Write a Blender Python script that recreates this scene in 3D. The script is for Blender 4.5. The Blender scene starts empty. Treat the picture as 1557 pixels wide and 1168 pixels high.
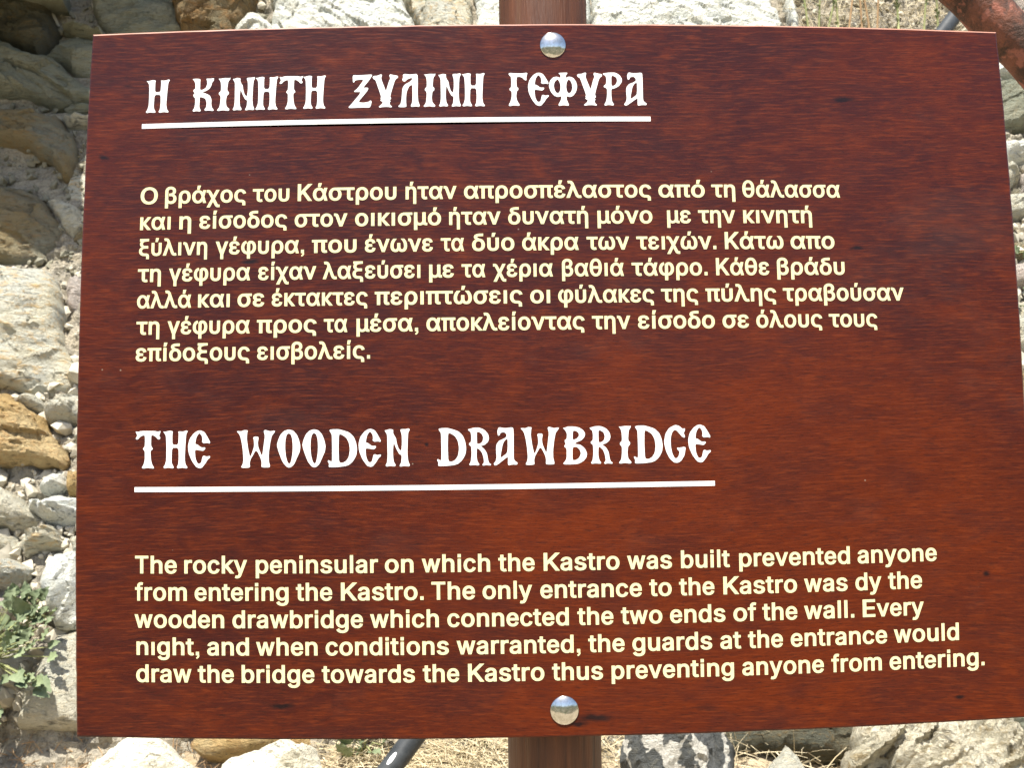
import bpy, math, random
import numpy as np
from mathutils import Vector, Matrix, noise
from mathutils.geometry import tessellate_polygon, delaunay_2d_cdt

scene = bpy.context.scene
C = scene.collection
R = math.radians

# ------------------------------------------------------------------ camera
BW = 0.72                      # width of the sign board in metres
BC = Vector((0.0, 0.0, 1.30))  # reference point on the board face
CAM = BC + Vector((-0.06582, -1.00773, -0.09219)) * BW
AX_R = Vector((0.99974, -0.018394, -0.013437)).normalized()
AX_D = Vector((-0.011869, 0.082836, -0.996493)).normalized()
AX_F = AX_R.cross(AX_D).normalized()
if AX_F.y < 0: AX_F = -AX_F
cam_data = bpy.data.cameras.new('camera')
cam = bpy.data.objects.new('camera', cam_data)
C.objects.link(cam)
scene.camera = cam
m3 = Matrix((AX_R, -AX_D, -AX_F)).transposed()
cam.matrix_world = Matrix.Translation(CAM) @ m3.to_4x4()
cam_data.sensor_width = 36.0
cam_data.lens = 36.0 * 1500.0 / 1557.0
cam_data.clip_start = 0.02
cam_data.clip_end = 3000.0
cam_data.dof.use_dof = True
cam_data.dof.focus_distance = 0.735
cam_data.dof.aperture_fstop = 24.0

def at(px, py, Y):
    """point at depth Y seen at photograph pixel (px, py)"""
    d = AX_F * 1500.0 + AX_R * (px - 778.5) + AX_D * (py - 584.0)
    return CAM + d * ((Y - CAM.y) / d.y)

# ------------------------------------------------------------------ sky and sun
SUN_FROM = Vector((-0.10, -0.42, 0.90)).normalized()
el = math.asin(SUN_FROM.z)
az = math.atan2(SUN_FROM.x, SUN_FROM.y)
world = bpy.data.worlds.new("World")
scene.world = world
world.use_nodes = True
wn = world.node_tree
bg = wn.nodes['Background']
sky = wn.nodes.new('ShaderNodeTexSky')
sky.sky_type = 'NISHITA'
sky.sun_disc = False
sky.sun_elevation = el
sky.sun_rotation = az
sky.dust_density = 2.0
wn.links.new(sky.outputs[0], bg.inputs[0])
bg.inputs[1].default_value = 0.115
sl = bpy.data.lights.new('sun', 'SUN')
sl.energy = 5.0
sl.angle = R(0.5)
sl.color = (1.0, 0.95, 0.86)
so = bpy.data.objects.new('sun', sl)
C.objects.link(so)
so.rotation_euler = SUN_FROM.to_track_quat('Z', 'Y').to_euler()
scene.view_settings.view_transform = 'Standard'
scene.view_settings.look = 'None'
scene.view_settings.exposure = 0.95
scene.view_settings.gamma = 1.0
scene.view_settings.use_curve_mapping = False
# glyph outlines of the body lettering (cap height = 400), advance first
GLYPHS = {
',': (155, '41,0 81,0 77,-28 45,-52 61,-80 101,-56 121,-20 115,12 115,80 41,80'),
'.': (155, '41,0 115,0 115,80 41,80'),
'E': (373, '130,62 130,171 327,171 327,233 130,233 130,338 341,338 341,400 43,400 43,0 343,0 343,62'),
'K': (403, '42,400 42,0 126,0 126,133 170,174 308,0 406,0 227,225 409,400 302,400 126,227 126,400'),
'T': (341, '17,400 17,338 134,338 134,0 208,0 208,338 325,338 325,400'),
'a': (311, '18,71 23,52 32,36 44,23 58,12 92,-2 129,-6 161,-3 187,6 204,17 204,0 278,0 276,219 272,239 264,255 255,269 231,289 205,300 155,307 138,306 105,300 74,287 46,265 35,250 21,222 92,201 101,221 111,232 125,241 144,247 167,247 177,244 191,236 199,225 203,211 202,196 200,193 100,177 73,169 49,157 29,137 22,123 18,108 16,90;91,96 95,106 113,119 143,126 208,136 203,133 202,104 196,86 184,70 165,58 137,54 118,56 103,62 93,76'),
'b': (341, '33,400 33,0 107,0 107,22 123,10 149,-2 184,-6 209,-4 233,2 255,13 275,27 291,46 305,68 314,93 320,121 322,151 320,181 314,209 304,234 291,256 274,274 255,289 233,299 209,305 184,307 149,303 122,292 109,281 109,400;109,133 109,170 116,202 129,225 149,241 162,245 177,247 192,245 205,241 225,224 238,200 245,169 245,133 238,102 224,77 205,61 192,56 177,55 162,56 149,60 130,77 116,101'),
'c': (311, '21,120 27,93 37,68 51,46 68,27 89,13 111,2 136,-4 162,-6 192,-4 219,4 243,17 264,34 281,56 295,93 226,110 213,80 200,66 183,58 162,54 147,56 133,61 123,68 114,78 101,102 94,133 94,167 101,198 114,223 123,233 134,240 147,245 162,247 183,243 199,235 212,222 225,193 294,211 280,246 263,268 242,285 218,297 191,305 162,307 136,305 111,299 89,288 68,274 51,255 37,233 27,208 21,180 19,150'),
'd': (341, '21,121 27,93 37,68 50,46 67,27 87,13 109,2 132,-4 157,-6 192,-2 219,10 234,22 234,0 308,0 308,400 233,400 233,281 219,292 193,303 158,307 133,305 109,299 87,289 67,274 51,256 37,234 27,209 21,181 19,151;96,133 96,169 103,200 117,224 136,241 149,245 165,247 180,245 193,241 212,225 225,202 232,170 232,133 225,101 212,77 192,60 180,56 165,55 150,56 137,61 117,77 103,102'),
'e': (311, '20,120 26,92 36,68 50,46 67,27 87,13 110,2 135,-4 163,-6 201,-2 218,3 249,20 273,44 282,58 292,84 223,101 213,79 203,67 190,59 163,54 135,59 123,65 106,83 95,109 92,127 293,127 292,181 288,204 282,225 273,244 262,260 236,284 206,299 174,306 132,305 108,299 85,288 66,273 49,254 36,232 26,207 20,179 18,149;143,245 172,245 184,242 202,227 214,206 219,184 92,185 98,206 112,226 131,241'),
'f': (186, '116,0 116,245 175,245 175,303 116,303 116,333 122,348 130,353 152,353 171,347 187,405 160,414 135,416 108,412 82,401 62,380 55,366 50,350 49,303 -2,303 -2,245 49,245 49,0'),
'g': (341, '29,-39 42,-60 62,-81 75,-90 107,-104 125,-109 166,-113 213,-108 235,-101 255,-92 272,-80 287,-64 299,-45 306,-22 308,3 308,303 234,303 234,280 219,292 193,303 158,307 133,305 109,299 87,289 68,274 51,256 37,235 27,210 21,183 19,153 21,123 27,96 38,71 51,51 68,34 88,20 110,11 133,5 157,4 192,7 218,18 233,29 230,-14 224,-29 214,-40 204,-46 187,-51 166,-53 140,-50 130,-46 115,-37 89,-6;96,136 96,171 103,201 117,224 137,241 149,245 165,247 180,245 193,241 212,225 225,202 233,172 233,136 225,105 212,83 193,69 180,65 149,65 136,69 116,84 103,107'),
'h': (341, '35,400 35,0 112,0 113,193 120,215 132,231 151,242 174,246 190,244 202,240 213,232 221,220 227,203 229,185 229,0 306,0 306,190 305,214 300,236 291,256 279,272 265,285 248,295 230,302 210,306 188,307 165,305 142,300 121,290 112,283 112,400'),
'i': (155, '41,0 115,0 115,294 41,294;41,324 115,324 115,400 41,400'),
'k': (311, '34,400 34,0 110,0 110,112 125,125 228,0 321,0 180,171 315,303 221,303 110,194 110,400'),
'l': (155, '41,0 115,0 115,400 41,400'),
'm': (497, '34,303 34,0 112,0 112,200 118,220 130,234 137,240 155,246 179,245 196,236 203,228 208,217 210,203 210,0 287,0 287,204 292,221 302,234 317,244 338,247 352,246 363,241 378,229 383,216 385,199 385,0 462,0 462,201 460,223 455,244 447,262 435,276 421,288 406,297 389,304 353,308 319,305 289,293 276,285 260,269 243,288 228,298 204,306 181,308 152,305 126,294 110,284 110,303'),
'n': (341, '35,303 35,0 113,0 113,193 120,215 133,231 151,242 175,246 190,244 202,240 213,232 221,220 227,203 229,185 229,0 307,0 307,190 305,214 300,236 291,256 279,272 265,285 248,295 230,302 210,306 189,307 165,305 142,300 122,290 111,281 111,303'),
'o': (341, '22,120 28,93 39,68 54,46 72,27 93,13 117,2 143,-4 170,-6 198,-4 225,2 248,13 270,27 288,46 302,68 313,93 320,120 322,150 320,180 313,208 302,233 288,255 270,274 248,288 225,299 198,305 170,307 143,305 117,299 93,288 72,274 54,255 39,233 28,208 22,180 20,150;98,133 98,167 106,198 119,223 129,233 140,240 154,245 170,247 187,245 201,240 213,233 222,223 236,198 243,167 243,133 236,102 222,78 213,68 201,61 187,56 170,54 154,56 140,61 129,68 119,78 106,102'),
'p': (341, '33,303 33,-107 109,-107 109,21 123,10 149,-2 184,-6 209,-4 233,2 255,13 275,27 291,46 305,68 314,93 320,121 322,151 320,181 314,209 304,234 291,256 274,274 255,289 233,299 209,305 184,307 149,303 122,292 107,280 107,303;109,133 109,170 116,202 129,225 149,241 162,245 177,247 192,245 205,241 225,224 238,200 245,169 245,133 238,102 224,77 205,61 192,56 177,55 162,56 149,60 130,77 116,101'),
'r': (217, '111,0 111,197 114,207 122,223 137,236 147,240 169,244 212,239 212,306 174,307 155,306 137,301 120,294 109,286 109,303 34,303 34,0'),
's': (311, '61,19 77,10 113,-2 155,-6 202,-1 223,5 241,14 258,24 272,38 282,53 288,71 291,90 288,110 281,128 268,144 246,159 223,169 134,190 123,195 114,203 110,217 112,226 121,238 131,244 144,247 159,249 184,244 196,237 208,221 215,205 288,220 278,245 260,271 248,282 218,298 180,306 137,306 96,296 78,288 62,278 49,265 39,250 33,233 31,214 33,194 41,176 54,160 76,144 99,134 189,112 204,103 209,94 208,78 198,66 187,59 172,55 139,55 125,58 110,69 102,81 94,102 19,87 27,60 36,44 47,30'),
't': (186, '42,79 45,56 52,36 66,20 84,7 109,-1 134,-3 154,-2 184,4 171,62 136,57 127,58 122,61 117,74 116,245 175,245 175,303 116,303 116,372 42,372 42,303 -2,303 -2,245 42,245'),
'u': (341, '167,57 152,59 139,63 129,71 120,83 114,100 112,118 112,303 35,303 35,113 36,89 41,67 50,48 62,31 76,18 93,8 112,2 131,-2 153,-4 176,-2 198,4 219,13 230,22 230,0 306,0 306,303 229,303 228,110 221,88 209,72 190,61'),
'v': (311, '2,303 120,0 190,0 308,303 229,303 155,100 82,303'),
'w': (435, '7,303 98,0 165,0 217,185 269,0 337,0 428,303 352,303 302,120 253,303 183,303 133,119 83,303'),
'y': (311, '71,-47 43,-42 27,-100 54,-107 77,-108 105,-105 130,-95 141,-88 160,-67 175,-39 308,303 229,303 155,101 82,303 2,303 116,9 105,-23 97,-37 89,-45'),
'ı': (155, '41,0 115,0 115,294 41,294'),
'Κ': (381, '40,400 40,0 120,0 120,133 161,174 291,0 383,0 215,225 387,400 285,400 119,227 120,400'),
'Ο': (434, '36,123 50,90 69,62 92,38 119,19 150,6 182,-2 217,-5 252,-2 285,6 315,19 342,38 365,62 384,90 398,123 406,160 409,200 406,240 398,277 384,310 365,338 342,362 315,381 285,394 252,402 217,405 182,402 150,394 119,381 92,362 69,338 50,310 36,277 27,240 24,200 27,160;118,123 110,145 105,171 103,200 105,229 110,254 118,277 129,296 142,311 158,324 176,333 196,339 217,341 238,339 258,333 276,324 292,311 305,296 316,277 324,255 329,229 331,200 329,171 324,145 316,123 305,104 292,89 276,76 258,67 238,61 217,59 196,61 176,67 158,76 142,89 129,104'),
'ά': (377, '38,69 53,47 70,28 91,13 114,2 139,-4 166,-6 205,-1 221,5 250,22 261,34 277,56 292,0 367,0 320,152 362,303 287,303 275,252 262,270 250,280 222,297 206,303 168,307 141,305 115,299 92,288 71,273 53,255 39,233 28,208 22,180 20,150 22,121 28,94;112,86 101,114 98,131 98,170 101,187 113,215 130,234 141,241 154,245 169,247 195,242 205,237 221,221 244,180 253,152 239,111 219,80 202,65 192,59 167,54 152,56 140,60 129,67;150,415 138,321 199,321 232,415'),
'έ': (306, '50,144 33,126 28,117 21,97 23,68 30,51 41,36 55,23 71,13 90,5 133,-4 179,-4 218,4 235,12 250,22 262,34 273,48 281,64 289,91 214,105 203,74 195,64 181,58 158,55 139,57 124,61 107,72 102,80 100,90 102,101 108,111 122,120 141,126 203,126 203,184 136,186 122,189 110,198 106,205 104,213 106,223 110,231 125,242 139,246 171,246 184,242 199,229 211,201 284,218 275,244 256,272 244,283 214,298 177,306 133,306 92,297 74,289 58,279 45,266 35,251 29,233 27,214 31,187 38,175 54,159 64,152;184,321 218,415 135,415 123,321'),
'ή': (337, '34,303 34,0 111,0 112,193 118,215 131,231 149,242 172,246 187,244 199,240 210,232 218,220 224,203 226,185 226,-107 302,-107 302,190 301,214 296,236 287,256 276,272 261,285 245,295 227,302 207,306 186,307 162,305 140,300 120,290 109,281 109,303;152,415 140,321 200,321 234,415'),
'ί': (171, '47,0 124,0 124,303 47,303;62,423 50,329 111,329 145,423'),
'α': (377, '38,69 53,47 70,28 91,13 114,2 139,-4 166,-6 205,-1 221,5 250,22 261,34 277,56 292,0 367,0 320,152 362,303 287,303 275,252 262,270 250,280 222,297 206,303 168,307 141,305 115,299 92,288 71,273 53,255 39,233 28,208 22,180 20,150 22,121 28,94;112,86 101,114 98,131 98,170 101,187 113,215 130,234 141,241 154,245 169,247 195,242 205,237 221,221 244,180 253,152 239,111 219,80 202,65 192,59 167,54 152,56 140,60 129,67'),
'β': (340, '34,291 34,-107 111,-107 111,14 122,7 150,-2 180,-5 205,-3 228,1 249,10 268,21 285,36 298,53 309,73 315,95 317,119 315,144 307,165 296,184 280,198 263,210 249,216 269,229 282,241 292,257 298,275 300,295 298,316 292,336 282,354 269,369 253,382 234,392 214,399 192,404 168,405 144,404 122,399 101,392 82,381 66,368 52,352 42,333 36,313;112,104 111,291 113,307 118,320 127,330 139,337 150,341 168,343 186,341 197,337 208,331 216,321 222,309 224,294 221,276 213,261 200,250 180,243 131,242 131,181 199,179 212,174 224,166 233,154 239,137 240,119 237,97 228,79 212,66 188,58 160,58 147,61 128,72 117,86'),
'γ': (320, '85,303 2,303 122,5 122,-107 198,-107 198,5 318,303 236,303 160,100'),
'δ': (333, '20,135 22,107 28,81 39,58 53,38 71,22 92,10 115,1 140,-4 167,-6 194,-4 219,1 242,10 262,22 280,39 295,58 305,81 312,107 314,135 310,173 305,190 291,220 271,244 246,264 218,277 169,291 152,299 141,308 138,318 141,327 144,330 160,336 205,339 275,339 275,400 186,399 135,392 97,378 82,368 69,353 63,338 61,323 64,302 69,292 83,277 108,265 92,259 71,246 53,231 39,211 28,189 22,163;98,117 98,153 105,182 119,204 139,218 152,222 181,222 194,218 205,212 222,194 232,168 235,153 235,118 232,103 222,80 206,64 182,56 152,56 127,64 111,80 101,103'),
'ε': (306, '50,144 33,126 28,117 21,97 23,68 30,51 41,36 55,23 71,13 90,5 133,-4 179,-4 218,4 235,12 250,22 262,34 273,48 281,64 289,91 214,105 203,74 195,64 181,58 158,55 139,57 124,61 107,72 102,80 100,90 102,101 108,111 122,120 141,126 203,126 203,184 136,186 122,189 110,198 106,205 104,213 106,223 110,231 125,242 139,246 171,246 184,242 199,229 211,201 284,218 275,244 256,272 244,283 214,298 177,306 133,306 92,297 74,289 58,279 45,266 35,251 29,233 27,214 31,187 38,175 54,159 64,152'),
'η': (337, '34,303 34,0 111,0 112,193 118,215 131,231 149,242 172,246 187,244 199,240 210,232 218,220 224,203 226,185 226,-107 302,-107 302,190 301,214 296,236 287,256 276,272 261,285 245,295 227,302 207,306 186,307 162,305 140,300 120,290 109,281 109,303'),
'θ': (354, '26,153 32,118 43,87 57,59 75,36 96,18 121,4 148,-4 177,-6 206,-4 233,4 258,18 279,36 297,59 311,87 321,118 327,153 329,191 327,247 321,282 311,313 297,341 279,364 258,382 233,396 206,404 177,406 148,404 121,396 96,382 75,364 57,341 43,313 32,282 26,247 24,191;157,342 177,345 197,342 214,333 230,315 243,288 249,256 251,229 103,229 104,256 111,288 124,315 139,333;157,58 139,67 124,85 111,112 104,144 103,171 251,171 249,144 243,112 230,85 214,67 197,58 177,55'),
'ι': (171, '47,0 124,0 124,303 47,303'),
'κ': (301, '34,0 111,0 111,123 218,0 311,0 175,150 313,303 220,303 113,178 111,178 111,303 34,303'),
'λ': (363, '82,405 60,404 31,398 47,340 89,343 94,341 102,334 111,320 121,295 2,0 85,0 160,203 221,50 239,25 261,7 287,-2 315,-5 337,-4 366,2 350,60 308,57 303,59 295,66 286,81 176,350 158,375 136,393 110,402'),
'μ': (334, '34,303 34,-107 111,-107 111,13 128,4 169,-4 210,4 231,16 243,27 248,20 266,9 291,2 339,0 339,59 306,61 303,68 302,303 226,303 225,107 219,85 208,69 200,64 181,57 158,57 138,63 130,69 118,85 112,107 111,303'),
'ν': (334, '7,305 7,246 34,246 42,240 138,0 210,0 332,303 250,303 174,100 115,258 107,273 95,286 81,295 66,300 48,304'),
'ξ': (318, '99,207 76,197 53,181 34,158 28,144 24,128 23,110 27,80 40,53 62,30 95,12 130,3 214,-2 217,-15 216,-73 291,-73 291,-13 289,8 282,26 269,41 250,52 226,58 151,61 131,67 120,74 109,84 102,98 100,116 103,134 110,148 121,159 134,167 156,172 184,174 264,174 264,235 166,237 147,242 137,248 128,257 122,269 120,284 123,301 132,315 146,325 166,332 196,338 283,345 283,400 41,400 41,341 76,342 62,331 50,314 45,299 43,278 44,261 49,246 58,233 80,214'),
'ο': (341, '22,120 28,93 39,68 54,46 72,27 93,13 117,2 142,-4 170,-6 198,-4 224,2 248,13 269,27 287,46 302,68 313,93 319,120 321,150 319,180 313,208 302,233 287,255 269,274 248,288 224,299 198,305 170,307 142,305 117,299 93,288 72,274 54,255 39,233 28,208 22,180 20,150;98,133 98,167 105,198 119,223 129,233 140,240 154,245 170,247 187,245 201,240 212,233 222,223 236,198 243,167 243,133 236,102 222,78 212,68 201,61 187,56 170,54 154,56 140,61 129,68 119,78 105,102'),
'π': (348, '4,303 4,245 53,245 53,0 129,0 129,245 213,245 213,72 215,51 221,35 232,19 249,8 272,0 295,-2 344,5 331,62 301,58 295,59 291,67 290,245 342,245 342,303'),
'ρ': (348, '34,152 34,-107 111,-107 111,20 125,10 152,-2 188,-6 213,-4 238,2 260,13 280,28 297,46 310,68 320,93 326,121 328,152 326,182 320,210 310,235 296,257 278,275 258,289 234,299 209,305 181,307 154,305 128,299 105,289 84,274 67,256 53,234 42,209 36,182;111,133 111,170 119,202 132,225 153,241 166,245 181,247 197,245 210,241 230,224 243,200 250,169 250,134 243,102 229,77 209,61 196,56 180,55 165,56 152,60 132,77 119,101'),
'ς': (324, '22,120 28,93 39,69 54,48 72,31 93,17 117,8 143,2 205,-1 213,-5 220,-15 221,-73 296,-73 294,-5 290,10 282,23 272,34 246,51 214,59 153,61 139,65 128,72 119,81 105,104 98,133 98,167 105,198 119,223 129,233 140,240 154,245 170,247 192,243 209,235 222,222 236,193 309,211 293,246 276,268 254,285 228,297 200,305 170,307 142,305 117,299 93,288 72,274 54,255 39,233 28,208 22,180 20,150'),
'σ': (355, '28,93 39,68 53,46 71,27 93,13 117,2 142,-4 170,-6 198,-4 224,2 248,12 269,27 287,45 302,66 313,90 319,116 321,143 316,184 310,202 301,218 290,232 276,245 351,245 351,303 170,303 142,301 117,295 93,285 72,271 54,253 39,231 28,207 22,179 20,150 22,120;105,102 98,133 98,167 105,197 119,220 128,230 140,237 154,241 170,243 187,241 201,237 213,230 222,220 236,197 243,167 243,133 236,102 222,78 212,68 201,61 187,56 170,54 154,56 140,61 129,68 119,78'),
'τ': (270, '-2,303 -2,243 97,243 97,79 99,56 107,36 121,20 140,7 166,-1 192,-3 213,-2 244,4 231,62 194,57 185,58 179,61 174,74 174,243 272,243 272,303'),
'υ': (337, '34,303 34,116 36,92 41,69 51,50 64,33 80,19 98,8 119,1 143,-4 168,-5 194,-4 217,1 239,8 257,19 273,33 286,50 295,69 301,92 302,116 302,303 226,303 225,105 220,84 210,69 203,64 182,57 155,57 134,64 127,69 117,84 112,105 111,303'),
'φ': (408, '30,92 42,67 59,45 80,27 105,12 133,2 165,-4 165,-107 242,-107 242,-3 270,2 299,12 325,26 347,45 365,68 378,95 386,125 388,158 387,186 381,213 372,237 360,258 344,276 326,290 305,301 283,307 259,309 225,304 210,298 196,289 185,278 176,264 170,249 166,231 165,58 139,67 126,76 115,87 107,100 101,116 96,156 99,187 103,200 112,222 126,237 134,243 158,251 141,310 106,299 87,289 69,275 54,259 42,240 32,220 25,198 21,175 20,151 22,121;242,218 245,238 253,246 263,248 278,244 289,236 301,218 309,192 312,159 310,136 306,117 300,101 292,87 280,76 266,67 242,59'),
'χ': (324, '-2,306 -2,244 43,241 121,101 5,-107 87,-107 161,28 212,-66 229,-87 239,-94 260,-103 286,-106 327,-107 327,-45 282,-44 203,99 318,303 236,303 163,172 112,263 96,284 86,292 64,301 39,305'),
'ω': (455, '48,39 64,23 82,11 101,3 122,-2 145,-4 178,0 192,5 217,21 227,32 235,22 260,5 274,0 309,-4 332,-2 353,2 373,11 391,23 406,39 419,58 428,81 433,108 435,137 430,188 423,211 406,250 396,266 363,303 277,303 323,248 341,217 353,180 358,137 356,112 351,92 342,74 332,64 321,58 307,56 296,58 286,63 278,72 270,89 267,108 265,203 190,203 188,108 184,89 176,72 167,63 158,58 146,56 133,58 122,64 112,74 103,92 99,112 97,137 101,179 114,215 131,246 177,303 91,303 58,265 48,249 31,210 25,187 20,137 21,108 27,82 36,59'),
'ό': (341, '28,93 39,68 54,46 72,27 93,13 117,2 142,-4 170,-6 198,-4 224,2 248,13 269,27 287,46 302,68 313,93 319,120 321,150 319,180 313,208 302,233 287,255 269,274 248,288 224,299 198,305 170,307 142,305 117,299 93,288 72,274 54,255 39,233 28,208 22,180 20,150 22,120;105,102 98,133 98,167 105,198 119,223 129,233 140,240 154,245 170,247 187,245 201,240 212,233 222,223 236,198 243,167 243,133 236,102 222,78 212,68 201,61 187,56 170,54 154,56 140,61 129,68 119,78;150,415 138,321 198,321 232,415'),
'ύ': (337, '34,116 36,92 41,69 51,50 64,33 80,19 98,8 119,1 143,-4 168,-5 194,-4 217,1 239,8 257,19 273,33 286,50 295,69 301,92 302,116 302,303 226,303 225,105 220,84 210,69 203,64 182,57 155,57 134,64 127,69 117,84 112,105 111,303 34,303;148,415 136,321 196,321 230,415'),
'ώ': (455, '48,39 64,23 82,11 101,3 122,-2 145,-4 178,0 192,5 217,21 227,32 235,22 260,5 274,0 309,-4 332,-2 353,2 373,11 391,23 406,39 419,58 428,81 433,108 435,137 430,188 423,211 406,250 396,266 363,303 277,303 323,248 341,217 353,180 358,137 356,112 351,92 342,74 332,64 321,58 307,56 296,58 286,63 278,72 270,89 267,108 265,203 190,203 188,108 184,89 176,72 167,63 158,58 146,56 133,58 122,64 112,74 103,92 99,112 97,137 101,179 114,215 131,246 177,303 91,303 58,265 48,249 31,210 25,187 20,137 21,108 27,82 36,59;207,415 195,321 256,321 290,415'),
}
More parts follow.
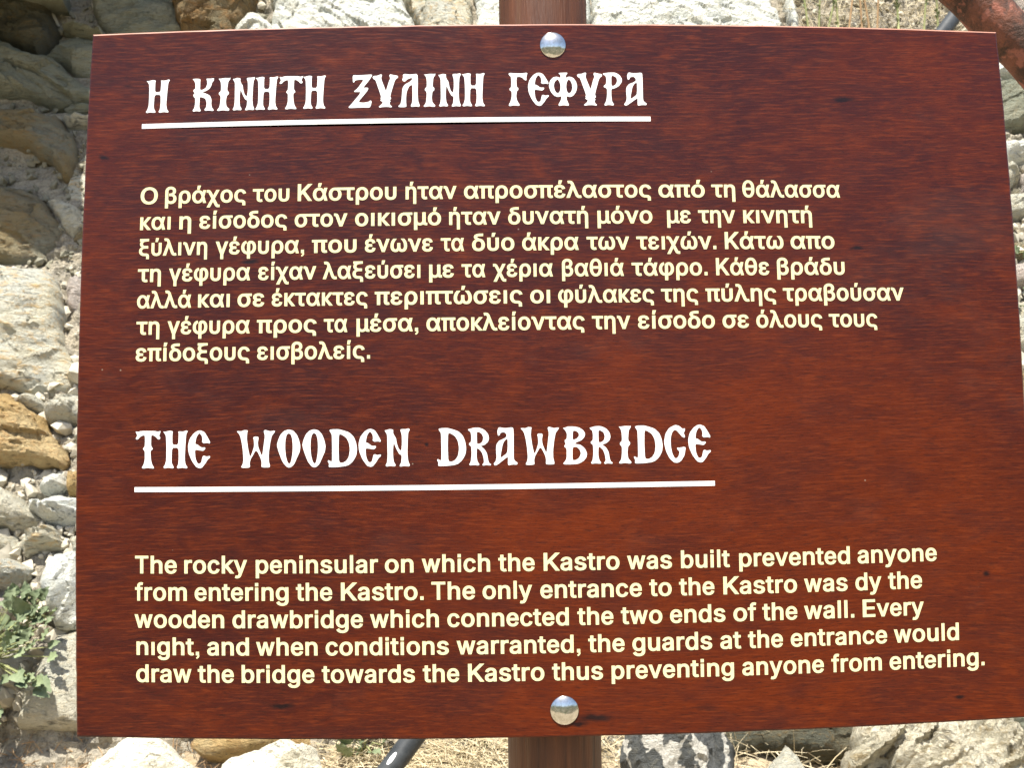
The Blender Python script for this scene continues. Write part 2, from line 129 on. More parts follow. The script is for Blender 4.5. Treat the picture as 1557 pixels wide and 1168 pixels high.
# heading letters, each filling a 400 x 400 box
HEAD_GLYPHS = {
'T': '4,394 31,391 47,391 77,398 125,400 264,399 312,398 346,392 363,392 394,397 400,394 392,376 387,367 377,351 379,343 395,329 396,322 386,312 378,309 361,311 351,316 330,332 317,339 291,350 277,353 256,355 250,335 248,262 252,237 265,224 270,218 276,208 272,203 254,194 247,189 242,176 242,158 248,106 253,83 264,52 273,37 295,13 299,5 291,0 274,0 221,5 191,6 138,0 120,1 106,6 109,14 129,37 138,53 148,83 151,109 150,170 144,190 126,200 121,206 124,215 128,219 143,228 148,242 151,284 151,306 148,343 140,353 115,351 101,348 79,340 66,333 42,315 31,310 12,310 6,313 3,322 7,328 22,344 25,353 16,368 11,376 0,391',
'H': '0,392 16,388 35,390 87,398 111,400 147,396 155,389 150,368 149,342 150,270 168,250 230,250 249,270 253,342 253,368 247,389 258,393 301,390 327,391 375,400 391,400 400,393 397,386 381,369 375,346 368,283 364,236 357,131 357,91 366,52 374,35 396,15 400,7 392,0 377,0 331,5 305,5 257,0 241,1 229,8 230,16 246,36 251,52 256,91 257,123 253,197 233,218 165,219 145,198 141,124 140,93 143,58 151,42 172,17 176,8 165,1 148,1 99,6 75,6 37,1 23,2 9,9 10,16 29,36 38,51 50,81 53,117 53,213 51,259 45,329 39,353 25,367 17,375 0,389',
'E': '237,398 282,387 302,376 332,348 351,329 389,288 398,274 392,264 383,262 360,267 341,268 297,265 278,266 258,275 253,281 259,296 259,307 253,333 244,346 220,366 209,370 191,365 179,357 156,334 145,315 131,269 135,255 161,252 181,245 226,224 251,219 295,220 309,218 312,208 306,201 282,187 265,184 227,188 199,191 140,196 125,181 132,123 140,97 161,65 174,53 199,46 212,47 234,56 243,65 251,87 256,99 265,120 271,127 286,131 298,131 324,124 343,123 385,128 397,127 400,116 393,109 363,94 347,82 318,53 299,38 263,12 244,3 215,0 196,2 159,10 134,25 82,68 57,96 19,151 7,180 0,228 4,254 24,301 42,324 86,358 110,373 155,391 177,397 214,400',
'W': '0,388 9,390 18,390 42,388 54,390 71,398 83,400 107,398 113,393 109,375 107,359 104,321 106,291 115,223 121,187 135,127 144,121 160,159 167,181 179,219 181,240 179,279 177,295 172,317 174,324 187,329 197,330 218,328 225,324 227,312 226,302 221,276 220,259 224,225 232,198 258,134 268,136 278,208 283,248 292,316 292,345 283,381 284,393 295,399 306,398 337,388 355,386 391,391 400,388 395,375 389,366 372,346 363,325 351,270 346,236 337,168 335,134 335,83 338,60 346,26 347,14 342,5 328,3 285,3 270,5 260,9 258,18 260,48 259,64 253,89 246,109 224,156 214,172 202,180 194,177 181,156 172,139 150,101 142,83 136,58 135,44 138,18 137,9 127,3 112,1 69,0 55,2 47,8 48,15 58,33 63,46 68,76 68,101 64,161 61,195 52,259 46,290 34,337 24,357 3,381',
'O': '213,400 263,393 289,382 331,353 350,333 374,295 384,273 398,235 400,214 392,176 382,155 357,122 339,98 303,47 283,28 249,9 233,3 207,0 193,1 168,8 149,19 106,51 84,77 46,137 28,168 4,219 0,242 10,271 20,291 48,334 68,354 111,381 136,391 186,400;210,360 233,351 243,341 257,313 263,292 269,245 270,217 267,167 263,140 252,98 245,79 234,54 226,45 209,40 200,43 183,56 173,71 156,109 149,135 141,190 139,220 142,271 146,295 157,329 164,342 178,354 186,358 200,361',
'D': '25,391 41,396 54,398 85,400 104,400 137,400 158,398 197,390 224,384 280,369 307,356 346,326 363,306 383,267 391,244 399,201 400,177 393,134 383,111 355,73 337,55 300,29 279,20 243,11 217,8 161,3 127,1 60,0 36,0 18,2 13,9 16,31 13,42 2,57 0,64 5,73 11,73 27,66 37,63 54,59 58,87 59,195 58,247 56,325 52,350 41,363 35,371 24,386;160,347 184,344 202,337 241,317 259,302 283,267 293,244 301,196 301,170 292,123 283,101 258,71 241,59 208,46 190,44 161,49 152,76 148,171 148,225 152,321',
'N': '2,383 20,385 35,387 68,394 88,395 126,391 136,384 134,362 136,351 150,331 158,321 173,307 181,292 191,253 199,232 215,198 228,184 256,166 266,176 274,227 276,258 274,318 269,344 253,377 253,388 269,393 285,394 325,394 346,395 380,400 392,398 400,388 398,380 382,363 375,342 369,284 367,244 363,158 364,120 372,68 379,47 397,21 400,11 392,3 376,1 325,5 301,5 264,0 250,0 237,5 238,13 257,35 264,55 270,105 264,121 237,130 223,141 197,173 184,190 164,221 156,234 147,251 142,244 134,201 131,175 131,123 133,98 140,60 148,43 169,21 172,13 161,4 145,3 98,7 74,6 37,2 23,3 13,11 14,19 30,38 36,55 42,98 43,134 41,219 40,260 38,320 34,341 21,357 13,365 0,379',
'R': '3,385 20,387 40,390 90,398 121,400 181,400 214,396 273,381 301,369 342,341 357,324 368,294 367,279 352,253 336,241 297,222 274,215 229,209 229,201 273,179 294,165 323,135 334,114 345,71 351,53 363,32 372,23 396,14 400,9 391,2 376,1 330,5 307,5 273,0 260,1 248,7 251,14 272,29 276,44 268,82 260,103 240,137 225,152 191,172 176,179 157,182 150,166 146,105 148,79 159,49 168,36 189,18 192,11 183,4 165,3 112,7 84,7 40,4 25,5 16,12 19,19 37,36 45,55 55,101 57,130 55,186 48,205 24,216 17,222 14,232 20,238 44,248 52,262 56,303 54,322 46,348 38,358 17,366 9,372 0,382;162,356 189,355 206,350 238,337 251,326 265,301 267,286 257,261 247,249 220,235 203,230 167,227 156,237 154,276 154,300 155,344',
'A': '69,367 80,388 87,396 103,400 117,400 150,395 174,393 225,393 251,394 290,398 307,398 330,394 337,380 340,333 340,296 339,209 338,163 337,86 342,60 361,44 373,37 396,27 400,20 392,8 377,5 334,7 309,6 264,1 248,1 240,8 238,25 241,76 231,86 194,71 169,59 117,34 91,21 52,4 35,0 16,2 8,5 0,15 4,23 26,39 36,52 46,82 47,103 42,146 41,169 46,208 55,226 85,252 107,263 159,276 182,283 211,296 219,305 220,322 215,330 195,343 183,348 160,349 147,348 123,342 114,336 106,321 98,316 80,313 73,321 67,352;230,279 198,267 183,256 162,232 150,211 133,159 125,133 115,92 119,82 142,89 163,98 213,122 229,139 236,175 238,202 238,265',
'B': '7,386 26,388 42,390 78,398 104,400 159,400 193,398 255,391 286,384 333,364 351,352 370,330 373,318 366,296 353,282 316,258 290,248 235,235 215,228 199,219 201,215 224,213 242,211 281,207 305,199 352,174 372,157 396,123 400,105 390,76 377,61 341,37 317,26 264,9 230,4 159,1 117,0 38,1 12,3 0,9 2,14 23,29 34,38 52,58 57,82 59,150 54,172 32,181 25,186 22,196 26,202 42,214 44,220 35,232 31,239 29,253 34,259 56,267 64,279 68,313 65,329 50,351 38,363 10,381;178,356 213,354 231,349 259,335 267,325 270,304 264,293 239,275 220,268 174,258 162,274 167,338;172,184 217,184 239,178 272,158 284,146 296,121 294,106 274,77 259,64 224,49 203,44 165,43 155,68 158,159',
'I': '19,393 57,391 92,392 181,397 234,398 334,396 369,396 395,400 400,397 393,383 380,374 341,357 325,333 308,265 315,242 358,226 368,217 361,203 348,196 309,184 294,168 278,120 279,97 295,62 319,46 386,21 398,11 372,1 333,0 221,6 161,7 60,1 25,2 0,8 8,16 59,39 78,57 93,97 98,120 101,165 90,182 47,199 37,207 44,219 57,226 95,236 106,255 103,309 97,332 80,357 63,369 21,388',
'G': '227,400 280,392 304,384 339,364 358,360 391,363 398,359 394,342 389,333 374,319 374,308 391,286 393,277 386,267 378,266 357,270 340,277 302,301 282,314 251,335 234,343 204,347 187,344 160,328 147,313 127,274 122,247 123,189 127,159 143,111 155,89 182,59 196,50 217,46 231,49 258,64 270,78 284,109 280,123 252,137 243,145 240,156 250,160 287,159 311,161 355,166 374,167 395,162 400,156 396,138 391,123 379,87 364,67 323,30 300,16 260,3 236,0 192,2 165,10 113,37 86,58 44,107 25,138 1,201 0,236 20,293 39,321 85,359 119,376 191,396',
'Κ': '0,395 16,398 31,399 69,400 90,399 129,394 140,387 138,365 138,341 138,277 148,260 182,262 201,267 235,281 249,294 265,324 267,341 258,372 254,384 249,394 259,397 301,396 326,396 374,400 386,395 384,376 378,366 358,351 351,341 346,321 340,308 320,283 303,271 263,251 237,244 185,238 185,232 238,218 266,209 311,193 329,180 349,149 354,129 353,89 356,70 366,45 375,33 396,18 400,11 392,3 375,3 324,8 298,9 257,7 243,9 233,18 236,25 256,43 263,58 267,93 264,111 249,142 236,154 206,164 187,169 149,175 138,162 138,112 138,89 137,59 142,43 161,17 163,8 151,1 138,1 100,5 79,5 42,0 29,1 20,12 23,20 43,39 50,54 57,89 58,111 56,154 50,168 32,176 26,184 21,202 25,210 43,220 42,227 23,241 19,249 21,262 27,268 48,275 53,288 51,326 46,344 33,366 23,377 2,390',
'Ξ': '78,396 128,394 167,394 255,396 300,398 376,400 397,398 400,390 393,379 366,347 338,320 264,257 257,240 307,243 324,241 337,233 335,224 317,201 284,171 186,90 177,67 246,62 279,63 329,68 349,73 372,85 381,86 394,78 396,67 388,38 382,25 368,6 339,1 252,4 189,3 52,0 10,1 0,8 3,14 26,30 66,62 189,164 200,192 115,192 92,194 96,202 106,209 140,228 169,252 241,322 243,341 180,340 152,338 115,332 102,326 92,311 86,307 73,309 68,325 65,381',
'Υ': '1,372 15,380 28,383 62,384 82,387 121,399 135,400 145,393 146,385 137,364 136,352 141,331 149,314 171,271 184,247 204,205 214,203 227,236 235,257 251,299 260,318 274,343 275,356 264,377 263,386 272,397 285,398 323,391 345,387 384,382 397,377 400,363 394,355 368,340 358,331 347,315 334,286 302,203 290,170 280,137 280,125 290,116 292,111 289,101 284,96 271,90 271,85 284,75 284,70 271,62 269,54 275,35 281,26 301,15 305,10 300,1 287,1 245,6 220,7 176,6 154,5 120,0 109,1 102,9 108,16 134,31 146,40 162,58 158,67 131,80 124,86 127,94 130,97 141,99 141,102 127,108 126,112 133,120 134,128 128,149 117,176 82,252 68,284 50,322 39,336 17,344 8,351 0,365',
'Λ': '72,335 83,356 85,367 82,386 86,393 105,399 130,400 197,394 241,394 330,400 357,384 363,323 364,282 361,198 362,155 368,87 375,59 397,25 400,13 389,3 375,2 335,7 310,7 263,3 246,4 234,12 236,22 255,49 261,71 263,121 263,160 260,249 248,269 207,253 188,235 158,189 149,162 144,111 143,89 144,59 146,42 150,13 144,4 120,1 96,0 36,1 15,3 0,9 4,16 32,34 43,47 55,76 60,99 65,149 68,175 73,217 83,238 113,267 137,280 191,296 216,307 249,328 257,337 250,350 242,352 219,348 204,345 173,337 156,330 129,313 116,309 96,311 86,314 73,325',
'Γ': '5,391 23,398 48,399 120,395 170,394 275,393 317,395 362,400 380,400 398,396 400,389 389,372 385,362 380,345 379,336 382,321 380,315 371,308 361,308 338,315 324,321 299,337 281,343 244,351 224,352 191,351 179,345 170,326 167,304 169,248 176,228 200,217 207,211 206,201 200,194 179,181 170,166 160,127 161,107 172,72 185,54 220,23 228,12 222,3 200,2 129,7 92,7 32,0 12,1 0,9 4,20 32,48 44,67 60,106 64,128 62,167 53,180 27,189 19,195 20,208 26,214 47,223 54,238 58,281 57,304 52,344 44,358 20,369 11,376 2,386',
'Φ': '142,394 158,397 180,398 241,400 260,399 266,394 263,388 249,373 244,362 241,341 249,338 280,349 299,350 334,341 352,331 378,302 389,284 400,245 400,222 389,180 378,160 353,130 337,118 307,107 289,106 257,113 247,108 247,83 253,64 274,23 279,9 274,1 260,0 214,5 189,5 149,0 135,1 130,10 135,22 160,59 169,77 173,107 166,114 133,107 114,108 79,119 60,131 31,161 18,181 1,224 0,248 11,290 22,309 50,335 68,344 104,351 123,349 155,338 165,341 168,363 163,373 143,388;127,316 143,300 151,287 162,257 164,238 162,199 157,182 142,159 132,153 112,153 101,159 83,182 76,198 69,232 69,250 78,280 88,294 115,315;284,315 304,304 313,293 327,263 331,245 332,211 328,193 313,165 303,156 283,149 273,152 257,170 251,184 246,219 246,238 251,272 257,288 274,311',
'Ρ': '2,387 17,391 42,393 116,399 159,400 235,400 274,395 334,376 360,362 392,332 400,316 396,290 383,274 343,244 317,231 262,214 233,208 184,202 169,186 166,131 168,103 175,61 184,42 210,20 215,12 205,3 185,2 123,7 91,7 40,0 24,1 15,11 20,20 45,42 57,61 71,103 76,132 79,190 68,209 25,220 13,225 10,233 19,240 53,256 64,273 70,317 67,336 53,358 42,365 18,371 9,375 0,384;187,362 217,360 237,355 276,341 289,329 297,304 294,289 274,263 258,252 222,239 205,237 179,240 173,263 177,340',
}
# text lines: baseline v, words with their left and right ends u (board widths)
GREEK_LINES = [(0.19369, [('Ο', 0.06324, 0.08192), ('βράχος', 0.08999, 0.17686), ('του', 0.18406, 0.22282), ('Κάστρου', 0.23169, 0.33551), ('ήταν', 0.34515, 0.3985), ('απροσπέλαστος', 0.40628, 0.6028), ('από', 0.61038, 0.6595), ('τη', 0.66671, 0.69202), ('θάλασσα', 0.69991, 0.80556)]), (0.22154, [('και', 0.06377, 0.0967), ('η', 0.10618, 0.11882), ('είσοδος', 0.12767, 0.22096), ('στον', 0.22895, 0.28434), ('οικισμό', 0.29242, 0.38213), ('ήταν', 0.39059, 0.44416), ('δυνατή', 0.45219, 0.53563), ('μόνο', 0.54541, 0.6031), ('με', 0.61866, 0.64384), ('την', 0.65158, 0.69094), ('κινητή', 0.69961, 0.7735)]), (0.24939, [('ξύλινη', 0.06349, 0.13658), ('γέφυρα,', 0.14566, 0.23925), ('που', 0.24734, 0.29399), ('ένωνε', 0.30274, 0.37357), ('τα', 0.38172, 0.4059), ('δύο', 0.41433, 0.45818), ('άκρα', 0.46633, 0.52515), ('των', 0.53348, 0.57802), ('τειχών.', 0.58553, 0.66966), ('Κάτω', 0.6789, 0.74148), ('απο', 0.7492, 0.79665)]), (0.27723, [('τη', 0.063, 0.08777), ('γέφυρα', 0.09647, 0.18271), ('είχαν', 0.19127, 0.25212), ('λαξεύσει', 0.25891, 0.36041), ('με', 0.36953, 0.39518), ('τα', 0.40316, 0.42768), ('χέρια', 0.43581, 0.49775), ('βαθιά', 0.5073, 0.57165), ('τάφρο.', 0.57984, 0.65937), ('Κάθε', 0.66857, 0.72506), ('βράδυ', 0.73345, 0.80628)]), (0.30508, [('αλλά', 0.06289, 0.12078), ('και', 0.12811, 0.16161), ('σε', 0.16988, 0.19804), ('έκτακτες', 0.20584, 0.30585), ('περιπτώσεις', 0.31314, 0.46597), ('οι', 0.47394, 0.49446), ('φύλακες', 0.50286, 0.60269), ('της', 0.6099, 0.64889), ('πύλης', 0.65657, 0.73142), ('τραβούσαν', 0.73864, 0.86977)]), (0.33293, [('τη', 0.06285, 0.08748), ('γέφυρα', 0.09614, 0.18306), ('προς', 0.19057, 0.25293), ('τα', 0.26038, 0.28474), ('μέσα,', 0.29426, 0.35811), ('αποκλείοντας', 0.36648, 0.52977), ('την', 0.53733, 0.57702), ('είσοδο', 0.58503, 0.66533), ('σε', 0.67349, 0.70132), ('όλους', 0.7092, 0.77965), ('τους', 0.78678, 0.83932)]), (0.36078, [('επίδοξους', 0.06274, 0.18336), ('εισβολείς.', 0.19114, 0.30825)])]
ENGLISH_LINES = [(0.57952, [('The', 0.06428, 0.10812), ('rocky', 0.11608, 0.18129), ('peninsular', 0.19019, 0.31532), ('on', 0.32233, 0.35137), ('which', 0.35983, 0.42903), ('the', 0.43748, 0.4742), ('Kastro', 0.48339, 0.56063), ('was', 0.56841, 0.61433), ('built', 0.62363, 0.67406), ('prevented', 0.68375, 0.80009), ('anyone', 0.80836, 0.89379)]), (0.6073, [('from', 0.06424, 0.11856), ('entering', 0.1268, 0.22371), ('the', 0.23137, 0.26837), ('Kastro.', 0.27731, 0.36127), ('The', 0.36928, 0.41338), ('only', 0.42109, 0.47131), ('entrance', 0.47961, 0.58286), ('to', 0.59065, 0.61346), ('the', 0.62114, 0.65739), ('Kastro', 0.66674, 0.74345), ('was', 0.751, 0.79689), ('dy', 0.8053, 0.83313), ('the', 0.84039, 0.87694)]), (0.63507, [('wooden', 0.06368, 0.15722), ('drawbridge', 0.16584, 0.29944), ('which', 0.30674, 0.37637), ('connected', 0.38509, 0.50803), ('the', 0.51681, 0.55333), ('two', 0.56109, 0.60336), ('ends', 0.6113, 0.66824), ('of', 0.67656, 0.70042), ('the', 0.7067, 0.7431), ('wall.', 0.75034, 0.80322), ('Every', 0.81241, 0.87821)]), (0.66285, [('nıght,', 0.06547, 0.13122), ('and', 0.13943, 0.18265), ('when', 0.19005, 0.25289), ('conditions', 0.26124, 0.38618), ('warranted,', 0.39417, 0.51942), ('the', 0.52744, 0.56427), ('guards', 0.57232, 0.65404), ('at', 0.66249, 0.68404), ('the', 0.69119, 0.72739), ('entrance', 0.73572, 0.83776), ('would', 0.84518, 0.91591)]), (0.69062, [('draw', 0.0649, 0.12287), ('the', 0.12944, 0.16666), ('bridge', 0.17481, 0.24934), ('towards', 0.25696, 0.35151), ('the', 0.3595, 0.39626), ('Kastro', 0.40526, 0.48241), ('thus', 0.49026, 0.54188), ('preventing', 0.55064, 0.67608), ('anyone', 0.6847, 0.76989), ('from', 0.77793, 0.83146), ('entering.', 0.83994, 0.9436)])]
GREEK_HEAD = ([('H', 0.06473, 0.09013), ('Κ', 0.11546, 0.13944), ('I', 0.14317, 0.15654), ('N', 0.15939, 0.18326), ('H', 0.18411, 0.20838), ('T', 0.20979, 0.23496), ('H', 0.23538, 0.25956), ('Ξ', 0.28438, 0.309), ('Υ', 0.3097, 0.3368), ('Λ', 0.33729, 0.35995), ('I', 0.36414, 0.37651), ('N', 0.37979, 0.40354), ('H', 0.40473, 0.42895), ('Γ', 0.4543, 0.47436), ('E', 0.47492, 0.49687), ('Φ', 0.49729, 0.52705), ('Υ', 0.5274, 0.55414), ('Ρ', 0.55505, 0.57523), ('A', 0.57692, 0.60095)], 0.05609, 0.09303)
ENGLISH_HEAD = ([('T', 0.06411, 0.09048), ('H', 0.0934, 0.11905), ('E', 0.1196, 0.14277), ('W', 0.1707, 0.21022), ('O', 0.21233, 0.23638), ('O', 0.23855, 0.26232), ('D', 0.26469, 0.2946), ('E', 0.29628, 0.31912), ('N', 0.32316, 0.34858), ('D', 0.37652, 0.40612), ('R', 0.40834, 0.43136), ('A', 0.43418, 0.45841), ('W', 0.46224, 0.50116), ('B', 0.50513, 0.5295), ('R', 0.53274, 0.55562), ('I', 0.56224, 0.57495), ('D', 0.57759, 0.60736), ('G', 0.60913, 0.63104), ('E', 0.63397, 0.65712)], 0.43311, 0.47180)
UNDERLINES = [(0.10528, 0.11044, 0.06157, 0.60453), (0.49103, 0.49605, 0.06338, 0.66047)]
CAP_GREEK, CAP_ENGLISH = 0.01830, 0.01815

random.seed(7)
rng = np.random.default_rng(5)

# ------------------------------------------------------------------ helpers
def tag(o, label=None, cat=None, group=None, kind=None):
    if label: o['label'] = label
    if cat: o['category'] = cat
    if group: o['group'] = group
    if kind: o['kind'] = kind
    return o

def link(o, parent=None):
    C.objects.link(o)
    if parent is not None: o.parent = parent
    return o

def empty(name, loc=(0, 0, 0)):
    o = bpy.data.objects.new(name, None)
    o.location = loc
    o.empty_display_size = 0.05
    return link(o)

def mesh_obj(name, verts, faces, mat, parent=None, smooth=False, origin=None):
    """verts are in world space; origin (or the parent's location) is taken off"""
    o0 = Vector(origin) if origin is not None else (Vector(parent.location) if parent is not None else Vector((0, 0, 0)))
    me = bpy.data.meshes.new(name)
    me.from_pydata([tuple(Vector(v) - o0) for v in verts], [], faces)
    me.materials.append(mat)
    if smooth:
        me.polygons.foreach_set('use_smooth', [True] * len(me.polygons))
    me.update()
    if name in ('stone', 'rock', 'mortar', 'added_shade_boulder'): me.set_sharp_from_angle(angle=R(24))
    o = bpy.data.objects.new(name, me)
    if parent is None: o.location = o0
    elif origin is not None: o.location = o0 - Vector(parent.location)
    return link(o, parent)

def tube(pts, radii, seg=20, caps=True):
    V, F = [], []
    n = len(pts)
    up = Vector((0, 0, 1))
    for i, p in enumerate(pts):
        t = (Vector(pts[min(i + 1, n - 1)]) - Vector(pts[max(i - 1, 0)])).normalized()
        a = t.cross(up if abs(t.z) < .9 else Vector((1, 0, 0))).normalized()
        b = t.cross(a)
        r = radii[i] if isinstance(radii, (list, tuple)) else radii
        for k in range(seg):
            th = 2 * math.pi * k / seg
            V.append(Vector(p) + (a * math.cos(th) + b * math.sin(th)) * r)
    for i in range(n - 1):
        for k in range(seg):
            k2 = (k + 1) % seg
            F.append((i * seg + k, i * seg + k2, (i + 1) * seg + k2, (i + 1) * seg + k))
    if caps:
        F.append(tuple(range(seg)))
        F.append(tuple((n - 1) * seg + k for k in range(seg))[::-1])
    return V, F

# ------------------------------------------------------------------ materials
class NT:
    def __init__(s, name):
        s.m = bpy.data.materials.new(name); s.m.use_nodes = True
        s.t = s.m.node_tree; s.b = s.t.nodes['Principled BSDF']
    def n(s, typ, **kw):
        nd = s.t.nodes.new(typ)
        for k, v in kw.items():
            if k.startswith('i_'):
                nd.inputs[k[2:].replace('_', ' ')].default_value = v
            else: setattr(nd, k, v)
        return nd
    def l(s, a, b): s.t.links.new(a, b)
    def coord(s, scale=(1, 1, 1), rot=(0, 0, 0), src='Object', rand=False):
        tc = s.n('ShaderNodeTexCoord'); mp = s.n('ShaderNodeMapping')
        mp.inputs['Scale'].default_value = scale; mp.inputs['Rotation'].default_value = rot
        s.l(tc.outputs[src], mp.inputs['Vector'])
        if rand:
            oi = s.n('ShaderNodeObjectInfo')
            mu = s.n('ShaderNodeMath', operation='MULTIPLY'); mu.inputs[1].default_value = 37.0
            s.l(oi.outputs['Random'], mu.inputs[0])
            cx = s.n('ShaderNodeCombineXYZ')
            for i in range(3): s.l(mu.outputs[0], cx.inputs[i])
            s.l(cx.outputs[0], mp.inputs['Location'])
        return mp.outputs[0]
    def noise(s, vec, scale, detail=4, rough=.55, dist=0):
        nd = s.n('ShaderNodeTexNoise')
        nd.inputs['Scale'].default_value = scale; nd.inputs['Detail'].default_value = detail
        nd.inputs['Roughness'].default_value = rough; nd.inputs['Distortion'].default_value = dist
        s.l(vec, nd.inputs['Vector']); return nd.outputs['Fac']
    def ramp(s, fac, stops, interp='LINEAR'):
        r = s.n('ShaderNodeValToRGB'); cr = r.color_ramp; cr.interpolation = interp
        while len(cr.elements) < len(stops): cr.elements.new(.5)
        for e, (p, c) in zip(cr.elements, stops):
            e.position = p; e.color = (c[0], c[1], c[2], 1) if isinstance(c, tuple) else (c, c, c, 1)
        s.l(fac, r.inputs[0]); return r.outputs[0]
    def mix(s, fac, a, b, mode='MIX'):
        m = s.n('ShaderNodeMix', data_type='RGBA', blend_type=mode)
        for sock, v in ((m.inputs[0], fac), (m.inputs[6], a), (m.inputs[7], b)):
            if isinstance(v, (int, float)): sock.default_value = v
            elif isinstance(v, tuple): sock.default_value = (*v, 1)
            else: s.l(v, sock)
        return m.outputs[2]
    def math(s, op, a, b=0.0):
        m = s.n('ShaderNodeMath', operation=op)
        for sock, v in ((m.inputs[0], a), (m.inputs[1], b)):
            if isinstance(v, (int, float)): sock.default_value = v
            else: s.l(v, sock)
        return m.outputs[0]
    def bump(s, h, strength, dist):
        b = s.n('ShaderNodeBump'); b.inputs['Strength'].default_value = strength
        b.inputs['Distance'].default_value = dist
        s.l(h, b.inputs['Height']); s.l(b.outputs[0], s.b.inputs['Normal'])
    def out(s, col=None, rough=.8, spec=.5, metal=0):
        if col is not None:
            if isinstance(col, tuple): s.b.inputs['Base Color'].default_value = (*col, 1)
            else: s.l(col, s.b.inputs['Base Color'])
        if isinstance(rough, (int, float)): s.b.inputs['Roughness'].default_value = rough
        else: s.l(rough, s.b.inputs['Roughness'])
        s.b.inputs['Specular IOR Level'].default_value = spec
        s.b.inputs['Metallic'].default_value = metal
        return s.m

def rock_mat(name, base, second, stain, dark=(.10, .095, .08), vein=0.0, strat=3.0, ang=.3, bumps=1.0, stain_amt=.5):
    t = NT(name)
    v = t.coord(rand=True)
    vs = t.coord(scale=(1, strat, strat), rot=(0, ang, 0), rand=True)
    big = t.noise(v, 9, 3, .55, .5)
    mid = t.noise(vs, 34, 5, .62, .6)
    fine = t.noise(vs, 190, 4, .7, .3)
    grit = t.noise(v, 600, 3, .7)
    col = t.mix(t.ramp(big, [(.40, 0.0), (.60, 1.0)]), base, second)
    col = t.mix(t.math('MULTIPLY', t.ramp(mid, [(.50, 0.0), (.66, 1.0)]), stain_amt), col, stain)
    crk = t.ramp(t.noise(vs, 26, 7, .74, 1.4), [(.34, 1.0), (.42, 0.0)])
    col = t.mix(t.math('MULTIPLY', crk, .62), col, dark)
    col = t.mix(t.ramp(fine, [(.30, .34), (.56, 0.0)]), col, dark)
    if vein > 0:
        w = t.n('ShaderNodeTexWave', wave_type='BANDS'); w.inputs['Scale'].default_value = 5
        w.inputs['Distortion'].default_value = 22; w.inputs['Detail'].default_value = 5
        t.l(v, w.inputs['Vector'])
        col = t.mix(t.math('MULTIPLY', t.ramp(w.outputs['Fac'], [(.84, 0.0), (.90, .85)]), vein), col, (.72, .69, .6))
    h = t.math('ADD', t.math('MULTIPLY', mid, 1.0), t.math('MULTIPLY', fine, .42))
    h = t.math('ADD', h, t.math('MULTIPLY', grit, .13))
    h = t.math('SUBTRACT', h, t.math('MULTIPLY', crk, .5))
    t.bump(h, 1.0, .017 * bumps)
    return t.out(col, .88, .25)

M = {}
M['pale'] = rock_mat('pale limestone', (.62, .61, .50), (.68, .64, .50), (.62, .47, .24), vein=0, stain_amt=.35)
M['cream'] = rock_mat('cream stone', (.70, .66, .50), (.62, .62, .53), (.68, .46, .19), stain_amt=.75)
M['streak'] = rock_mat('streaked cream and brown rock', (.74, .69, .53), (.52, .48, .35), (.36, .27, .13), dark=(.16, .12, .08), strat=2.4, ang=.9, stain_amt=.8)
M['bleached'] = rock_mat('sun bleached cream rock', (.82, .80, .68), (.78, .74, .58), (.70, .60, .40), dark=(.35, .30, .2), stain_amt=.3, bumps=.5)
M['white'] = rock_mat('white marble', (.68, .69, .62), (.60, .62, .57), (.66, .57, .34), stain_amt=.3, strat=2, bumps=.6)
M['ochre'] = rock_mat('ochre stone', (.55, .38, .16), (.60, .46, .24), (.52, .27, .09), stain_amt=.45)
M['tan'] = rock_mat('tan schist', (.36, .29, .16), (.32, .31, .23), (.40, .23, .08), strat=5, stain_amt=.5)
M['slate'] = rock_mat('dark green slate', (.13, .135, .10), (.19, .175, .115), (.24, .15, .05), dark=(.03, .03, .025), strat=7, ang=.35, stain_amt=.55)
M['grey'] = rock_mat('grey green schist', (.31, .33, .25), (.42, .42, .31), (.34, .25, .12), dark=(.07, .075, .06), strat=6, ang=.45, stain_amt=.4)
M['blackwhite'] = rock_mat('dark rock with white veins', (.16, .165, .16), (.10, .105, .10), (.30, .28, .2), dark=(.03, .03, .03), vein=1.0, stain_amt=.25)
M['pink'] = rock_mat('pinkish stone', (.50, .43, .37), (.58, .52, .46), (.5, .36, .28), stain_amt=.3)
M['brown'] = rock_mat('brown rust stained rock', (.25, .17, .08), (.20, .17, .10), (.34, .17, .05), dark=(.05, .045, .035), strat=2, stain_amt=.6)

t = NT('lime mortar and earth')
v = t.coord()
a = t.noise(v, 22, 5, .65); b_ = t.noise(v, 150, 4, .7)
col = t.mix(t.ramp(a, [(.38, 0.0), (.62, 1.0)]), (.34, .31, .25), (.48, .42, .31))
col = t.mix(t.ramp(b_, [(.35, .6), (.55, 0.0)]), col, (.14, .125, .10))
t.bump(t.math('ADD', a, t.math('MULTIPLY', b_, .5)), 1.0, .02)
M['mortar'] = t.out(col, .95, .15)

t = NT('dry earth with chaff')
v = t.coord()
a = t.noise(v, 8, 6, .65); b_ = t.noise(v, 120, 5, .75)
col = t.mix(t.ramp(a, [(.35, 0.0), (.65, 1.0)]), (.40, .32, .21), (.52, .44, .31))
col = t.mix(t.ramp(b_, [(.35, .7), (.6, 0.0)]), col, (.20, .15, .09))
t.bump(t.math('ADD', a, t.math('MULTIPLY', b_, .35)), .9, .02)
M['earth'] = t.out(col, .97, .1)

